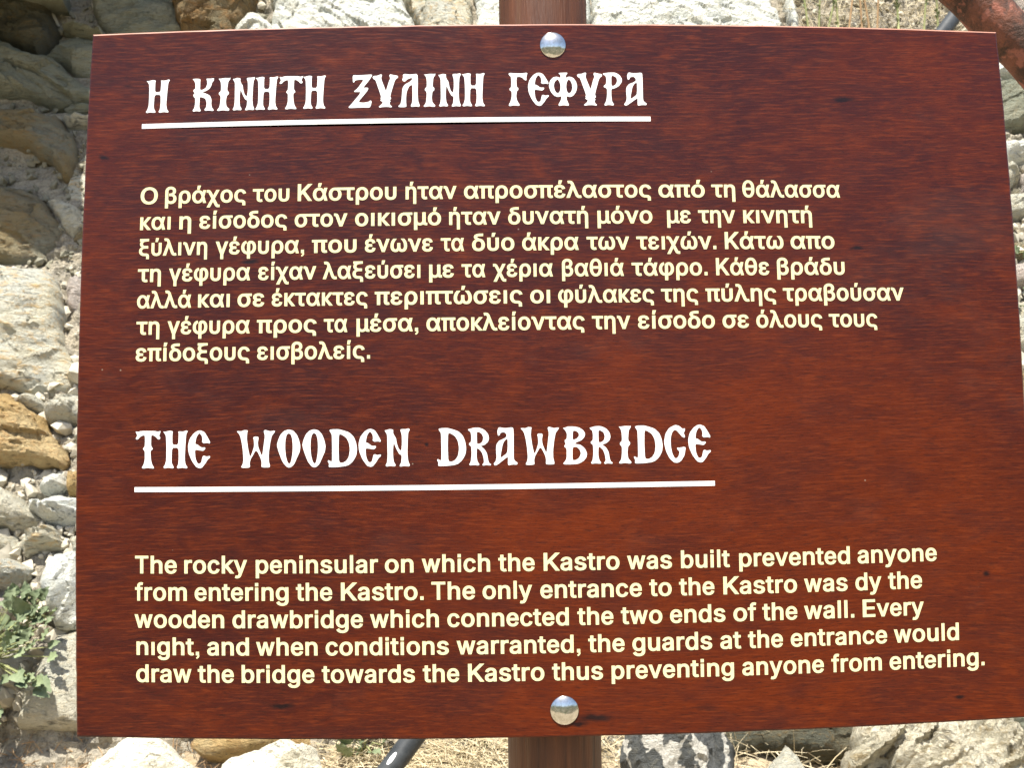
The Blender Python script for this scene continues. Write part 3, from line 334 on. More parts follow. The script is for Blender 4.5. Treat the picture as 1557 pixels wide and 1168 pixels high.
def simple(name, c1, c2, scale, rough=.7, spec=.4, bump=0.0, stretch=(1, 1, 1), trans=0):
    t = NT(name)
    v = t.coord(scale=stretch, rand=True)
    a = t.noise(v, scale, 4, .6)
    oi = t.n('ShaderNodeObjectInfo')
    fac = t.math('ADD', t.math('MULTIPLY', t.ramp(a, [(.3, 0.0), (.7, 1.0)]), .7), t.math('MULTIPLY', oi.outputs['Random'], .3))
    col = t.mix(fac, c1, c2)
    if bump: t.bump(a, .6, bump)
    if trans:
        t.b.inputs['Transmission Weight'].default_value = 0
        t.b.inputs['Subsurface Weight'].default_value = trans
        t.b.inputs['Subsurface Radius'].default_value = (.004, .006, .002)
    return t.out(col, rough, spec)

M['pebble'] = simple('rubble fragments', (.33, .30, .23), (.62, .57, .46), 30, .92, .2, .004)
M['pebble_dark'] = simple('dark rubble fragments', (.13, .13, .10), (.28, .26, .19), 30, .92, .2, .004)  # darker fragments for the upper left of the wall
M['straw'] = simple('dry straw', (.50, .41, .25), (.70, .62, .43), 14, .75, .3)
M['straw_brown'] = simple('brown dead stalks', (.26, .16, .08), (.46, .31, .17), 14, .8, .3)
M['leaf'] = simple('dusty green leaf', (.095, .13, .065), (.22, .26, .15), 60, .75, .3, .002)
M['leaf_light'] = simple('light green leaf', (.13, .175, .08), (.28, .32, .19), 60, .75, .3, .002)
M['stem'] = simple('green plant stem', (.22, .26, .10), (.34, .33, .16), 30, .7, .3)

# varnished mahogany plywood
def kpos(u_, v_):
    du, dv = u_ - .5 + .02605, v_ - .38 + .00397
    k = 1 - .10842 * (du * du + dv * dv)
    return ((-.02605 + du * k) * BW, 1.30 + (.00397 - dv * k) * BW)
t = NT('red brown varnished plywood')
tc = t.coord()
warp = t.n('ShaderNodeTexNoise'); warp.inputs['Scale'].default_value = 2.2; warp.inputs['Detail'].default_value = 2
t.l(tc, warp.inputs['Vector'])
wv = t.n('ShaderNodeVectorMath', operation='MULTIPLY_ADD')
t.l(warp.outputs['Color'], wv.inputs[0]); wv.inputs[1].default_value = (.04, 0, .030); t.l(tc, wv.inputs[2])
def mp(scale, loc=(0, 0, 0)):
    m_ = t.n('ShaderNodeMapping'); m_.inputs['Scale'].default_value = scale; m_.inputs['Location'].default_value = loc
    t.l(wv.outputs[0], m_.inputs['Vector']); return m_.outputs[0]
broad = t.noise(mp((1.9, 1, 1.5), (15.9, 0, 0)), 1.2, 3, .5, .3)  # broad wood tone; offset puts uneven sky reflection into the colour, darker left
band = t.noise(mp((4, 1, 13)), 1.7, 5, .6, .9)
fibre = t.noise(mp((50, 1, 620)), 1.0, 3, .62)
fibre2 = t.noise(mp((65, 1, 800)), 1.0, 3, .65)
pore = t.noise(mp((160, 1, 1100)), 1.0, 2, .6)
mott = t.noise(mp((26, 1, 60)), 1.0, 6, .72, .5)
patch = t.noise(mp((14, 1, 30)), 1.0, 5, .62, .4)
col = t.mix(t.ramp(broad, [(.40, 0.0), (.60, 1.0)]), (.038, .0056, .0042), (.092, .0128, .0022))
col = t.mix(t.math('MULTIPLY', t.ramp(band, [(.36, 1.0), (.60, 0.0)]), .40), col, (.034, .0078, .0072))
col = t.mix(t.math('MULTIPLY', t.ramp(mott, [(.44, 0.0), (.72, 1.0)]), .48), col, (.140, .0215, .0026))
col = t.mix(t.math('MULTIPLY', t.ramp(patch, [(.34, 1.0), (.54, 0.0)]), .45), col, (.030, .0082, .0086))
col = t.mix(t.math('MULTIPLY', t.ramp(fibre, [(.50, 0.0), (.66, 1.0)]), .42), col, (.165, .0290, .0048))
col = t.mix(t.math('MULTIPLY', t.ramp(fibre2, [(.34, 1.0), (.46, 0.0)]), .50), col, (.020, .0055, .0048))
col = t.mix(t.math('MULTIPLY', t.ramp(pore, [(.32, 1.0), (.44, 0.0)]), .45), col, (.012, .004, .004))
for (ku, kv, ka, kb) in [(0.021, 0.1416, 0.0071, 0.0035), (0.5333, 0.73, 0.0213, 0.005), (0.5165, 0.735, 0.0113, 0.0043), (0.1836, 0.2577, 0.0106, 0.0035), (0.8155, 0.0844, 0.0142, 0.0035), (0.3647, 0.4502, 0.0035, 0.0028), (0.2167, 0.7133, 0.0156, 0.0035), (0.9484, 0.5943, 0.0043, 0.0035), (0.8225, 0.2492, 0.0099, 0.0028), (0.9161, 0.7222, 0.0071, 0.0028)]:
    km = t.n('ShaderNodeMapping', vector_type='TEXTURE')
    q_ = kpos(ku, kv)
    km.inputs['Location'].default_value = (q_[0], 0, q_[1]); km.inputs['Scale'].default_value = (ka * BW, 100, kb * BW)
    kw = t.n('ShaderNodeVectorMath', operation='MULTIPLY_ADD')
    kn = t.n('ShaderNodeTexNoise'); kn.inputs['Scale'].default_value = 130
    t.l(tc, kn.inputs['Vector']); t.l(kn.outputs['Color'], kw.inputs[0]); kw.inputs[1].default_value = (.006, 0, .004)
    ks = t.n('ShaderNodeVectorMath', operation='SUBTRACT'); t.l(tc, ks.inputs[0]); ks.inputs[1].default_value = (.003, 0, .002)
    t.l(ks.outputs[0], kw.inputs[2]); t.l(kw.outputs[0], km.inputs['Vector'])
    kl = t.n('ShaderNodeVectorMath', operation='LENGTH'); t.l(km.outputs[0], kl.inputs[0])
    col = t.mix(t.math('MULTIPLY', t.ramp(kl.outputs['Value'], [(.35, 1.0), (1.0, 0.0)]), .92), col, (.008, .004, .005))
vk = t.n('ShaderNodeTexVoronoi'); vk.inputs['Scale'].default_value = 1.0
t.l(mp((5, 1, 19)), vk.inputs['Vector'])
col = t.mix(t.math('MULTIPLY', t.ramp(vk.outputs['Distance'], [(.02, 1.0), (.06, 0.0)]), .4), col, (.010, .005, .006))
vs_ = t.n('ShaderNodeTexVoronoi'); vs_.inputs['Scale'].default_value = 75.0
t.l(tc, vs_.inputs['Vector'])
sep = t.n('ShaderNodeSeparateColor'); t.l(vs_.outputs['Color'], sep.inputs[0])
speck = t.math('MULTIPLY', t.ramp(vs_.outputs['Distance'], [(.035, 1.0), (.055, 0.0)]), t.ramp(sep.outputs[0], [(.94, 0.0), (.96, 1.0)]))
col = t.mix(t.math('MULTIPLY', speck, .4), col, (.40, .33, .25))
dust = t.noise(t.coord(scale=(5, 1, 9)), 1.0, 5, .7)
dust = t.math('MULTIPLY', t.ramp(dust, [(.56, 0.0), (.80, 1.0)]), .03)
col = t.mix(dust, col, (.42, .36, .30))
t.bump(t.math('ADD', t.math('MULTIPLY', fibre, .6), t.math('MULTIPLY', pore, .5)), .25, .0006)
rg = t.ramp(t.math('ADD', t.math('MULTIPLY', fibre, .5), t.math('MULTIPLY', band, .5)), [(.38, .24), (.62, .38)])
M['board'] = t.out(col, rg, .22)
t.b.inputs['Coat Weight'].default_value = .05
t.b.inputs['Coat Roughness'].default_value = .20

t = NT('sunlit plywood top edge')  # lighter wood colour stands in for sun on the top edge
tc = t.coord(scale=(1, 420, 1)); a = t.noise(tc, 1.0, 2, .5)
M['sunlit_edge'] = t.out(t.mix(t.ramp(a, [(.4, 0.0), (.6, 1.0)]), (.34, .15, .10), (.46, .24, .16)), .38, .5)

t = NT('brown stained round timber')
v = t.coord(scale=(1, 1, .05)); v2 = t.coord(scale=(1, 1, .012))
a = t.noise(v, 130, 5, .6, .3); b_ = t.noise(v2, 60, 3, .6)
g = t.noise(t.coord(scale=(1, 1, .06)), 480, 3, .6)
col = t.mix(t.ramp(a, [(.35, 0.0), (.65, 1.0)]), (.062, .022, .009), (.130, .046, .016))
col = t.mix(t.math('MULTIPLY', t.ramp(b_, [(.66, 0.0), (.74, 1.0)]), .35), col, (.20, .115, .055))
col = t.mix(t.math('MULTIPLY', t.ramp(a, [(.28, 1.0), (.38, 0.0)]), .8), col, (.03, .015, .01))
t.bump(t.math('ADD', a, t.math('MULTIPLY', g, .5)), .7, .0025)
M['post'] = t.out(col, .5, .4)

t = NT('polished steel'); v = t.coord()
a = t.noise(v, 500, 2, .5)
t.bump(a, .05, .0004)
sm_ = t.noise(v, 260, 4, .7)
M['steel'] = t.out(t.mix(t.ramp(sm_, [(.40, 0.0), (.62, 1.0)]), (.66, .67, .66), (.48, .48, .45)), t.ramp(sm_, [(.35, .09), (.65, .20)]), .5, 1.0)

t = NT('rusty painted steel pipe'); v = t.coord()
a = t.noise(v, 22, 6, .68, .4); b_ = t.noise(v, 130, 5, .7); c_ = t.noise(v, 48, 4, .6)
col = t.mix(t.ramp(a, [(.42, 0.0), (.56, 1.0)]), (.055, .028, .018), (.19, .070, .040))
col = t.mix(t.ramp(c_, [(.55, 0.0), (.62, .7)]), col, (.36, .13, .085))
col = t.mix(t.ramp(b_, [(.30, .85), (.45, 0.0)]), col, (.05, .035, .03))
t.bump(t.math('ADD', a, b_), .8, .003)
M['rust'] = t.out(col, .72, .4)

t = NT('dark grey painted pipe'); v = t.coord()
a = t.noise(v, 40, 4, .6)
t.bump(a, .4, .001)
M['darkpipe'] = t.out(t.mix(t.ramp(a, [(.4, 0.0), (.7, 1.0)]), (.024, .028, .031), (.050, .056, .060)), .55, .4)
M['whitedab'] = simple('white pole dab', (.76, .77, .78), (.84, .84, .84), 60, .5, .4)
M['cream_print'] = simple('cream vinyl lettering', (.68, .645, .36), (.70, .665, .375), 8, .45, .3)
M['white_print'] = simple('white vinyl lettering', (.80, .80, .78), (.83, .83, .81), 8, .42, .3)

# ------------------------------------------------------------------ ground and hills
def ground_z(x, y):
    if y < -0.35: z = 0.0
    elif y < 0.35: z = 0.42 * ((y + .35) / .70) ** 1.4
    elif y < 1.10: z = 0.42 + 0.36 * (y - .35) / .75
    else: z = 0.78 + min((y - 1.10) * 2.05, 2.35) * 1.0 + max(0, y - 2.25) * .10
    return z

def ground_h(x, y):
    z = ground_z(x, y)
    a = .020 * noise.noise(Vector((x * 3, y * 3, 0))) + .010 * noise.noise(Vector((x * 11, y * 11, 3)))
    a += 0.9 * noise.noise(Vector((x * .06, y * .06, 9))) * min(1, max(0, (abs(x) - 4) / 10))
    return z - .02 + a

def axis(vals):
    return vals
xs = sorted(set([round(v, 3) for v in list(np.arange(-1.6, 1.61, .035)) + list(np.arange(-8, 8.1, .4)) + list(np.arange(-60, 61, 6)) + [-400, -200, -110, 110, 200, 400]]))
ys = sorted(set([round(v, 3) for v in list(np.arange(.2, 1.5, .03)) + list(np.arange(-8, 8.1, .3)) + list(np.arange(-60, 61, 6)) + [-500, -250, -110, 110, 200, 400]]))
V, F = [], []
for y in ys:
    for x in xs:
        z = ground_h(x, y)
        if y < -30: z -= (abs(y) - 30) * .12
        V.append((x, y, z))
nx = len(xs)
for j in range(len(ys) - 1):
    for i in range(nx - 1):
        F.append((j * nx + i, j * nx + i + 1, (j + 1) * nx + i + 1, (j + 1) * nx + i))
g = mesh_obj('ground', V, F, M['earth'], smooth=True)
tag(g, kind='structure')

t = NT('scrub covered hillside'); v = t.coord()
a = t.noise(v, .02, 6, .65); b_ = t.noise(v, .15, 4, .7)
col = t.mix(t.ramp(a, [(.4, 0.0), (.6, 1.0)]), (.06, .085, .045), (.24, .20, .14))
col = t.mix(t.ramp(b_, [(.35, .7), (.55, 0.0)]), col, (.035, .05, .03))
M['hill'] = t.out(col, .95, .1)
t = NT('dry scrub and stones'); v = t.coord()
a = t.noise(v, .9, 6, .7); b_ = t.noise(v, 4, 5, .7)
col = t.mix(t.ramp(a, [(.42, 0.0), (.56, 1.0)]), (.045, .06, .03), (.20, .17, .12))
col = t.mix(t.ramp(b_, [(.35, .7), (.5, 0.0)]), col, (.04, .05, .025))
M['scrub'] = t.out(col, .95, .1)
V, F = [], []
NA, NR = 90, 10
for j in range(NR):
    rr = 130 + j * 45
    for i in range(NA + 1):
        th = math.pi * (1.02 + .96 * i / NA)
        ridge = 52 + 26 * noise.noise(Vector((math.cos(th) * 2.3, math.sin(th) * 2.3, .5))) + 12 * noise.noise(Vector((math.cos(th) * 8, math.sin(th) * 8, 2.5)))
        prof = math.sin(min(1, j / 6) * math.pi / 2)
        z = -28 + (ridge + 28) * prof + 5 * noise.noise(Vector((rr * .03 * math.cos(th), rr * .03 * math.sin(th), 4)))
        V.append((rr * math.cos(th), rr * math.sin(th), z))
for j in range(NR - 1):
    for i in range(NA):
        a0 = j * (NA + 1) + i
        F.append((a0, a0 + 1, a0 + NA + 2, a0 + NA + 1))
V2_, F2_ = [], []
gx_ = [v for v in np.arange(-60, 61, 1.5)]; gy_ = [v for v in np.arange(-60, -1.3, 1.2)]
for y in gy_:
    for x in gx_:
        z = ground_h(x, y) + .05 + (-(abs(y) - 30) * .12 if y < -30 else 0) + .5 * max(0, noise.noise(Vector((x * .35, y * .35, 3)))) - (.12 if y > -3.5 else 0) + .22 * noise.noise(Vector((x * 1.1, y * 1.1, 8)))
        V2_.append((x, y, z))
for j in range(len(gy_) - 1):
    for i in range(len(gx_) - 1):
        a_ = j * len(gx_) + i; F2_.append((a_, a_ + 1, a_ + len(gx_) + 1, a_ + len(gx_)))
tag(mesh_obj('scrubland', V2_, F2_, M['scrub'], smooth=True), kind='structure')
h = mesh_obj('hills', V, F, M['hill'], smooth=True)
tag(h, kind='structure')

# ------------------------------------------------------------------ stones
def frame_from(p0, normal):
    n = Vector(normal).normalized()
    s = Vector((1, 0, 0)); s = (s - n * s.dot(n)).normalized()
    u = n.cross(s).normalized()
    if u.z < 0: u = -u
    return Vector(p0), s, u, n

WALL = frame_from((0, 1.05, .79), (0.0, -1.0, .46))     # leaning face of the rubble wall
def px_on(frame, px, py):
    p0, s, u, n = frame
    d = (AX_F * 1500.0 + AX_R * (px - 778.5) + AX_D * (py - 584.0))
    k = (p0 - CAM).dot(n) / d.dot(n)
    q = CAM + d * k - p0
    return q.dot(s), q.dot(u)

def pip(P, poly):
    x, y = P[:, 0], P[:, 1]
    c = np.zeros(len(P), bool)
    n = len(poly)
    for i in range(n):
        x0, y0 = poly[i]; x1, y1 = poly[(i + 1) % n]
        if y0 == y1: continue
        m_ = ((y0 <= y) & (y < y1)) | ((y1 <= y) & (y < y0))
        c ^= m_ & (x0 + (y - y0) / (y1 - y0) * (x1 - x0) > x)
    return c

def edist(P, poly):
    d = np.full(len(P), 1e9)
    n = len(poly)
    for i in range(n):
        a = np.array(poly[i]); b = np.array(poly[(i + 1) % n]); ab = b - a
        L = max(ab.dot(ab), 1e-12)
        tt = np.clip(((P - a) @ ab) / L, 0, 1)
        d = np.minimum(d, np.hypot(*(P - (a + tt[:, None] * ab)).T))
    return d

def stone_mesh(poly, frame, H, n0, step, seed, strat=.35, ang=.5, rough=1.0, facets=7, back=.12):
    """an irregular stone: outline in the frame's plane, rounded and faceted face, sides running back"""
    p0, s, u, n = frame
    rs = random.Random(seed)
    off = Vector((seed * 1.37 % 50, seed * 2.11 % 50, seed * .73 % 50))
    # resample and roughen the outline
    out = []
    m = len(poly)
    for i in range(m):
        a = Vector(poly[i]); b = Vector(poly[(i + 1) % m]); L = (b - a).length
        k = max(1, int(L / step))
        for j in range(k):
            q = a.lerp(b, j / k)
            w = .010 * rough
            q = q + Vector((noise.noise(Vector((q.x * 28, q.y * 28, 1)) + off), noise.noise(Vector((q.x * 28, q.y * 28, 7)) + off))) * w
            q = q + Vector((noise.noise(Vector((q.x * 90, q.y * 90, 3)) + off), noise.noise(Vector((q.x * 90, q.y * 90, 5)) + off))) * w * .35
            out.append((q.x, q.y))
    A = np.array(out)
    lo, hi = A.min(0), A.max(0)
    gx = np.arange(lo[0], hi[0], step); gy = np.arange(lo[1], hi[1], step)
    G = np.array([(x + (.5 * step if j % 2 else 0), y) for j, y in enumerate(gy) for x in gx])
    if len(G):
        r2 = np.random.default_rng(seed)
        G = G + r2.uniform(-.25, .25, G.shape) * step
        G = G[pip(G, out)]
    if len(G): G = G[edist(G, out) > step * .45]
    nb = len(out)
    P = np.vstack([A, G]) if len(G) else A
    D = edist(P, out); D[:nb] = 0
    ctr = P.mean(0); size = float(np.hypot(*(hi - lo)))
    # faceted top
    fz = np.full(len(P), 1.0)
    for _ in range(facets):
        th = rs.uniform(0, 2 * math.pi); k = rs.uniform(.8, 2.8) / size
        fz = np.minimum(fz, 1.0 + rs.uniform(-.05, .30) - k * ((P - ctr) @ np.array([math.cos(th), math.sin(th)])) * 1.3)
    tw = rs.uniform(-.35, .35); tv = rs.uniform(-.2, .5)
    r_edge = min(.010, size * .08)
    Z = np.zeros(len(P))
    ca, sa = math.cos(ang), math.sin(ang)
    for i in range(len(P)):
        x, y = P[i]
        a, b = x * ca + y * sa, -x * sa + y * ca
        nn = noise.noise(Vector((x * 9, y * 9, 0)) + off) * .5
        nn += strat * noise.noise(Vector((a * 7, b * 42, 2)) + off)
        nn += .22 * rough * noise.noise(Vector((a * 30, b * 70, 5)) + off)
        cell = noise.cell(Vector((a * 9 + .35 * noise.noise(Vector((x * 20, y * 20, 1)) + off), b * 24 + .5 * noise.noise(Vector((x * 14, y * 14, 8)) + off), 4)) + off)
        fz_ = 0.0
        for sc_, am in ((11, .55), (27, .26), (60, .10)):
            q = Vector((a * sc_ * .55, b * sc_ * 1.5, 1.7)) + off
            dd, pp = noise.voronoi(q)
            c0 = pp[0]; h1 = math.sin(c0.x * 127.1 + c0.y * 311.7 + c0.z * 74.7) * 43758.5453; h1 -= math.floor(h1)
            h2 = math.sin(c0.x * 269.5 + c0.y * 183.3 + c0.z * 246.1) * 43758.5453; h2 -= math.floor(h2)
            dq = q - c0
            fz_ += am * ((h1 - .5) * .55 + (h1 - .5) * dq.x * .9 + (h2 - .35) * dq.y * .9)
        Z[i] = nn * .20 + fz_ * 1.05 * rough
    e = 1 - np.exp(-D / r_edge * 1.6)
    Z = H * (e * (.25 + .75 * np.clip(fz, .1, 1.3)) + Z * (.25 + .75 * e)) + (P - ctr) @ np.array([tw, tv]) * H * 2.0
    V2 = [Vector(q) for q in P]
    E = [(i, (i + 1) % nb) for i in range(nb)]
    vs, es, fs, ov, oe, of = delaunay_2d_cdt(V2, E, [], 1, 1e-6)
    idx = [o[0] if len(o) else None for o in ov]
    verts = []
    for v_, o_ in zip(vs, idx):
        z = n0 + (Z[o_] if o_ is not None else 0)
        verts.append(p0 + s * v_.x + u * v_.y + n * z)
    faces = []
    for f in fs:
        a = (vs[f[1]] - vs[f[0]]).cross(vs[f[2]] - vs[f[0]])
        c = p0 * 0 + s.cross(u)
        f = list(f)
        if (a > 0) != (c.dot(n) > 0): f = f[::-1]
        faces.append(tuple(f))
    # sides running back
    bnd = {}
    for f in faces:
        for k in range(3): bnd[(f[k], f[(k + 1) % 3])] = True
    base = {}
    def low(i):
        if i not in base:
            base[i] = len(verts)
            c2 = (Vector(vs[i]) - Vector(ctr)) * .86 + Vector(ctr)
            verts.append(p0 + s * c2.x + u * c2.y + n * (n0 - back))
        return base[i]
    for (a, b) in list(bnd):
        if (b, a) not in bnd:
            faces.append((b, a, low(a), low(b)))
    return verts, faces

def stone_obj(name, poly, frame, mat, parent=None, H=.05, n0=0.0, step=.008, seed=1, **kw):
    verts, faces = stone_mesh(poly, frame, H, n0, step, seed, **kw)
    c = sum(verts, Vector()) / len(verts)
    return mesh_obj(name, verts, faces, mat, parent, smooth=True, origin=c)

wall = empty('rubble_wall', (0, 1.10, .75))
tag(wall, 'rough rubble wall of pale, ochre and greenish stones leaning behind the wooden sign', 'wall')

# mortar and earth core of the wall: a rough slab behind the stones
p0, su, uu, nn = WALL
V, F = [], []
S = list(np.arange(-3.4, -1.05, .12)) + list(np.arange(-1.05, 1.30, .0085)) + list(np.arange(1.30, 3.4, .12))
U = list(np.arange(-.10, 1.9, .0085)) + list(np.arange(1.9, 2.8, .08))
for uv in U:
    for sv in S:
        q = Vector((sv * 14, uv * 14, 0))
        z = -.014 + .018 * noise.noise(q) + .016 * noise.noise(q * 3.1 + Vector((5, 5, 5))) + .010 * (noise.noise(q * 7 + Vector((9, 5, 5)))) + .012 * (.5 - noise.voronoi(q * 2.6)[0][0])
        V.append(p0 + su * sv + uu * uv + nn * z)
ns = len(S)
for j in range(len(U) - 1):
    for i in range(ns - 1):
        a = j * ns + i
        F.append((a, a + 1, a + ns + 1, a + ns))
core = mesh_obj('mortar', V, F, M['mortar'], wall, smooth=True)

HAND = [
 # px outline, material, height, base, seed, ang
 ([(-60,-40),(60,-40),(72,8),(86,36),(95,48),(90,64),(80,78),(64,92),(44,86),(20,74),(-60,58)], 'slate', .085, -.01, 11, .30),
 ([(-60,48),(0,66),(28,84),(56,96),(90,100),(114,118),(136,136),(165,150),(165,163),(130,158),(96,164),(60,152),(30,150),(-60,150)], 'grey', .060, -.005, 12, -.45),
 ([(62,92),(90,64),(112,52),(165,62),(165,128),(140,126),(114,112),(92,96)], 'grey', .045, -.02, 13, .35),
 ([(96,42),(110,44),(165,54),(165,68),(130,58),(98,50)], 'grey', .05, .0, 14, -.3),
 ([(150,-40),(255,-40),(272,10),(276,42),(240,60),(170,58),(150,40),(140,12)], 'grey', .05, -.015, 15, .4),
 ([(268,-40),(392,-40),(388,12),(362,40),(350,66),(280,66),(272,40),(262,6)], 'brown', .07, -.01, 16, .5),
 ([(92,162),(150,160),(150,172),(96,172)], 'grey', .035, -.005, 17, .1),
 ([(90,178),(150,176),(150,190),(98,188)], 'pale', .035, -.005, 18, .1),
 ([(-60,176),(10,178),(58,176),(92,182),(104,200),(120,224),(112,246),(106,272),(96,274),(78,250),(48,232),(18,220),(-60,212)], 'tan', .055, -.005, 19, -.42),
 ([(-60,296),(-4,290),(42,288),(66,302),(80,318),(96,352),(86,370),(60,384),(64,398),(28,398),(-60,388)], 'tan', .055, -.01, 20, -.3),
 ([(66,304),(98,303),(128,318),(132,346),(110,354),(92,340),(78,322)], 'pale', .040, -.015, 21, .2),
 ([(-60,392),(8,408),(40,416),(76,417),(90,430),(96,455),(97,500),(98,526),(109,546),(124,580),(108,592),(80,598),(50,596),(20,590),(-60,582)], 'cream', .075, .0, 22, .15),
 ([(96,418),(130,412),(130,460),(112,476),(98,470)], 'pink', .04, -.02, 23, .4),
 ([(112,500),(135,490),(135,548),(116,540)], 'pink', .04, -.045, 24, .4),
 ([(-60,612),(0,606),(18,603),(30,615),(50,628),(70,638),(80,660),(102,684),(112,700),(100,714),(80,712),(50,706),(-60,712)], 'ochre', .065, .0, 25, -.35),
 ([(22,604),(56,604),(70,616),(64,628),(40,622)], 'pale', .035, -.01, 26, .1),
 ([(70,621),(90,604),(135,598),(135,632),(100,648),(76,642)], 'pale', .05, -.01, 27, .1),
 ([(108,650),(135,652),(135,690),(116,690)], 'pale', .04, -.02, 28, .5),
 ([(58,738),(78,724),(102,720),(100,745),(78,758),(66,752)], 'white', .04, -.01, 29, .5),
 ([(98,714),(135,716),(135,756),(104,750)], 'ochre', .04, -.01, 30, 1.0),
 ([(42,756),(60,766),(96,754),(135,758),(135,798),(100,800),(70,796),(50,780)], 'white', .06, -.005, 31, .2),
 ([(-60,744),(20,748),(52,776),(66,794),(32,806),(-60,812)], 'pale', .06, -.005, 32, -.5),
 ([(30,822),(46,810),(86,804),(99,820),(92,832),(60,840),(38,842)], 'cream', .055, .0, 33, .2),
 ([(-60,816),(20,812),(28,832),(14,846),(-60,850)], 'pale', .05, -.01, 34, .2),
 ([(-60,858),(28,854),(48,866),(44,880),(10,896),(-60,890)], 'cream', .055, .0, 35, .3),
 ([(100,812),(135,806),(135,846),(108,844)], 'pale', .04, -.02, 36, .3),
 ([(76,848),(135,843),(135,958),(84,956),(68,900),(62,878)], 'white', .06, .0, 37, 1.2),
 ([(86,964),(135,958),(135,1110),(30,1110),(34,1060),(60,1012),(76,984)], 'pale', .05, -.005, 38, 1.2),
 ([(-60,910),(14,907),(26,926),(16,946),(-60,952)], 'pink', .05, -.01, 39, .2),
 ([(-60,985),(40,975),(56,1000),(30,1050),(-60,1062)], 'pale', .05, -.02, 40, .2),
 # along the top edge
 ([(352,70),(356,44),(372,28),(387,15),(404,28),(424,46),(420,70)], 'white', .05, -.01, 41, .5),
 ([(408,70),(410,44),(418,18),(426,-50),(598,-50),(612,12),(632,40),(636,70)], 'white', .055, .0, 42, -.7),
 ([(604,-50),(640,-50),(700,-20),(720,10),(716,70),(644,70),(636,36),(616,8)], 'cream', .05, -.01, 43, -.9),
 ([(704,-50),(890,-50),(900,10),(896,70),(724,70),(726,12)], 'white', .05, -.005, 44, -.8),
 ([(892,-60),(1146,-60),(1160,6),(1172,30),(1186,46),(1190,90),(892,90),(900,10)], 'white', .06, .005, 45, -.5),
 ([(1160,-60),(1196,-60),(1206,10),(1212,44),(1212,80),(1196,80),(1186,30)], 'slate', .035, -.045, 46, -1.0),  # dark gap between rocks, its shade put in as a slate-coloured stone
 ([(1184,-60),(1198,-60),(1206,2),(1216,40),(1216,60),(1208,52),(1196,20)], 'white', .035, .0, 47, -1.0),
 # down the right edge
 ([(1508,80),(1540,88),(1552,100),(1600,120),(1600,134),(1536,126),(1508,120)], 'white', .045, .0, 51, .3),
 ([(1508,128),(1600,138),(1600,194),(1508,192)], 'grey', .05, -.01, 52, .2),
 ([(1508,226),(1600,224),(1600,248),(1508,250)], 'white', .05, .0, 53, .1),
 ([(1508,256),(1548,254),(1552,275),(1536,288),(1508,286)], 'pale', .045, -.005, 54, .1),
 ([(1552,262),(1600,258),(1600,284),(1556,286)], 'pink', .04, -.01, 55, .1),
 ([(1508,296),(1600,290),(1600,330),(1508,334)], 'pale', .045, -.02, 56, .4),
 ([(1508,372),(1600,366),(1600,392),(1508,398)], 'tan', .045, -.01, 57, .4),
 ([(1508,408),(1600,404),(1600,440),(1508,446)], 'pink', .045, -.01, 58, .4),
 ([(1508,460),(1600,452),(1600,540),(1508,540)], 'pale', .045, -.01, 59, .4),
]
hand_polys = []
for poly, mk, H, n0, seed, ang in HAND:
    q = [px_on(WALL, x, y) for x, y in poly]
    hand_polys.append(q)
    stone_obj('stone', q, WALL, M[mk], wall, H=H, n0=n0, step=.0042, seed=seed, ang=ang, rough=.55 if seed in (22, 37, 38) else .95)

# the rest of the wall: cells between scattered seeds
def clip(poly, mid, nrm):
    o = []
    n_ = len(poly)
    for i in range(n_):
        a, b = poly[i], poly[(i + 1) % n_]
        da = (a[0] - mid[0]) * nrm[0] + (a[1] - mid[1]) * nrm[1]
        db = (b[0] - mid[0]) * nrm[0] + (b[1] - mid[1]) * nrm[1]
        if da <= 0: o.append(a)
        if (da < 0 < db) or (db < 0 < da):
            k = da / (da - db); o.append((a[0] + (b[0] - a[0]) * k, a[1] + (b[1] - a[1]) * k))
    return o
sites = []
yv = .03
row = 0
while yv < 2.5:
    xv = -3.2 + random.random() * .2
    while xv < 3.2:
        sites.append((xv + random.uniform(-.03, .03), yv + random.uniform(-.035, .035)))
        xv += random.uniform(.13, .25)
    yv += random.uniform(.10, .13); row += 1
kinds = ['pale', 'cream', 'white', 'ochre', 'tan', 'grey', 'pink', 'pale', 'cream']
vis = [px_on(WALL, x, y) for x, y in [(-80, -60), (1640, -60), (1640, 1110), (-80, 1110)]]
brd = [px_on(WALL, x, y) for x, y in [(150, 60), (1500, 60), (1530, 1110), (130, 1110)]]
dirt = [px_on(WALL, x, y) for x, y in [(1200, -60), (1520, -60), (1520, 60), (1200, 60)]]
cnt = 0
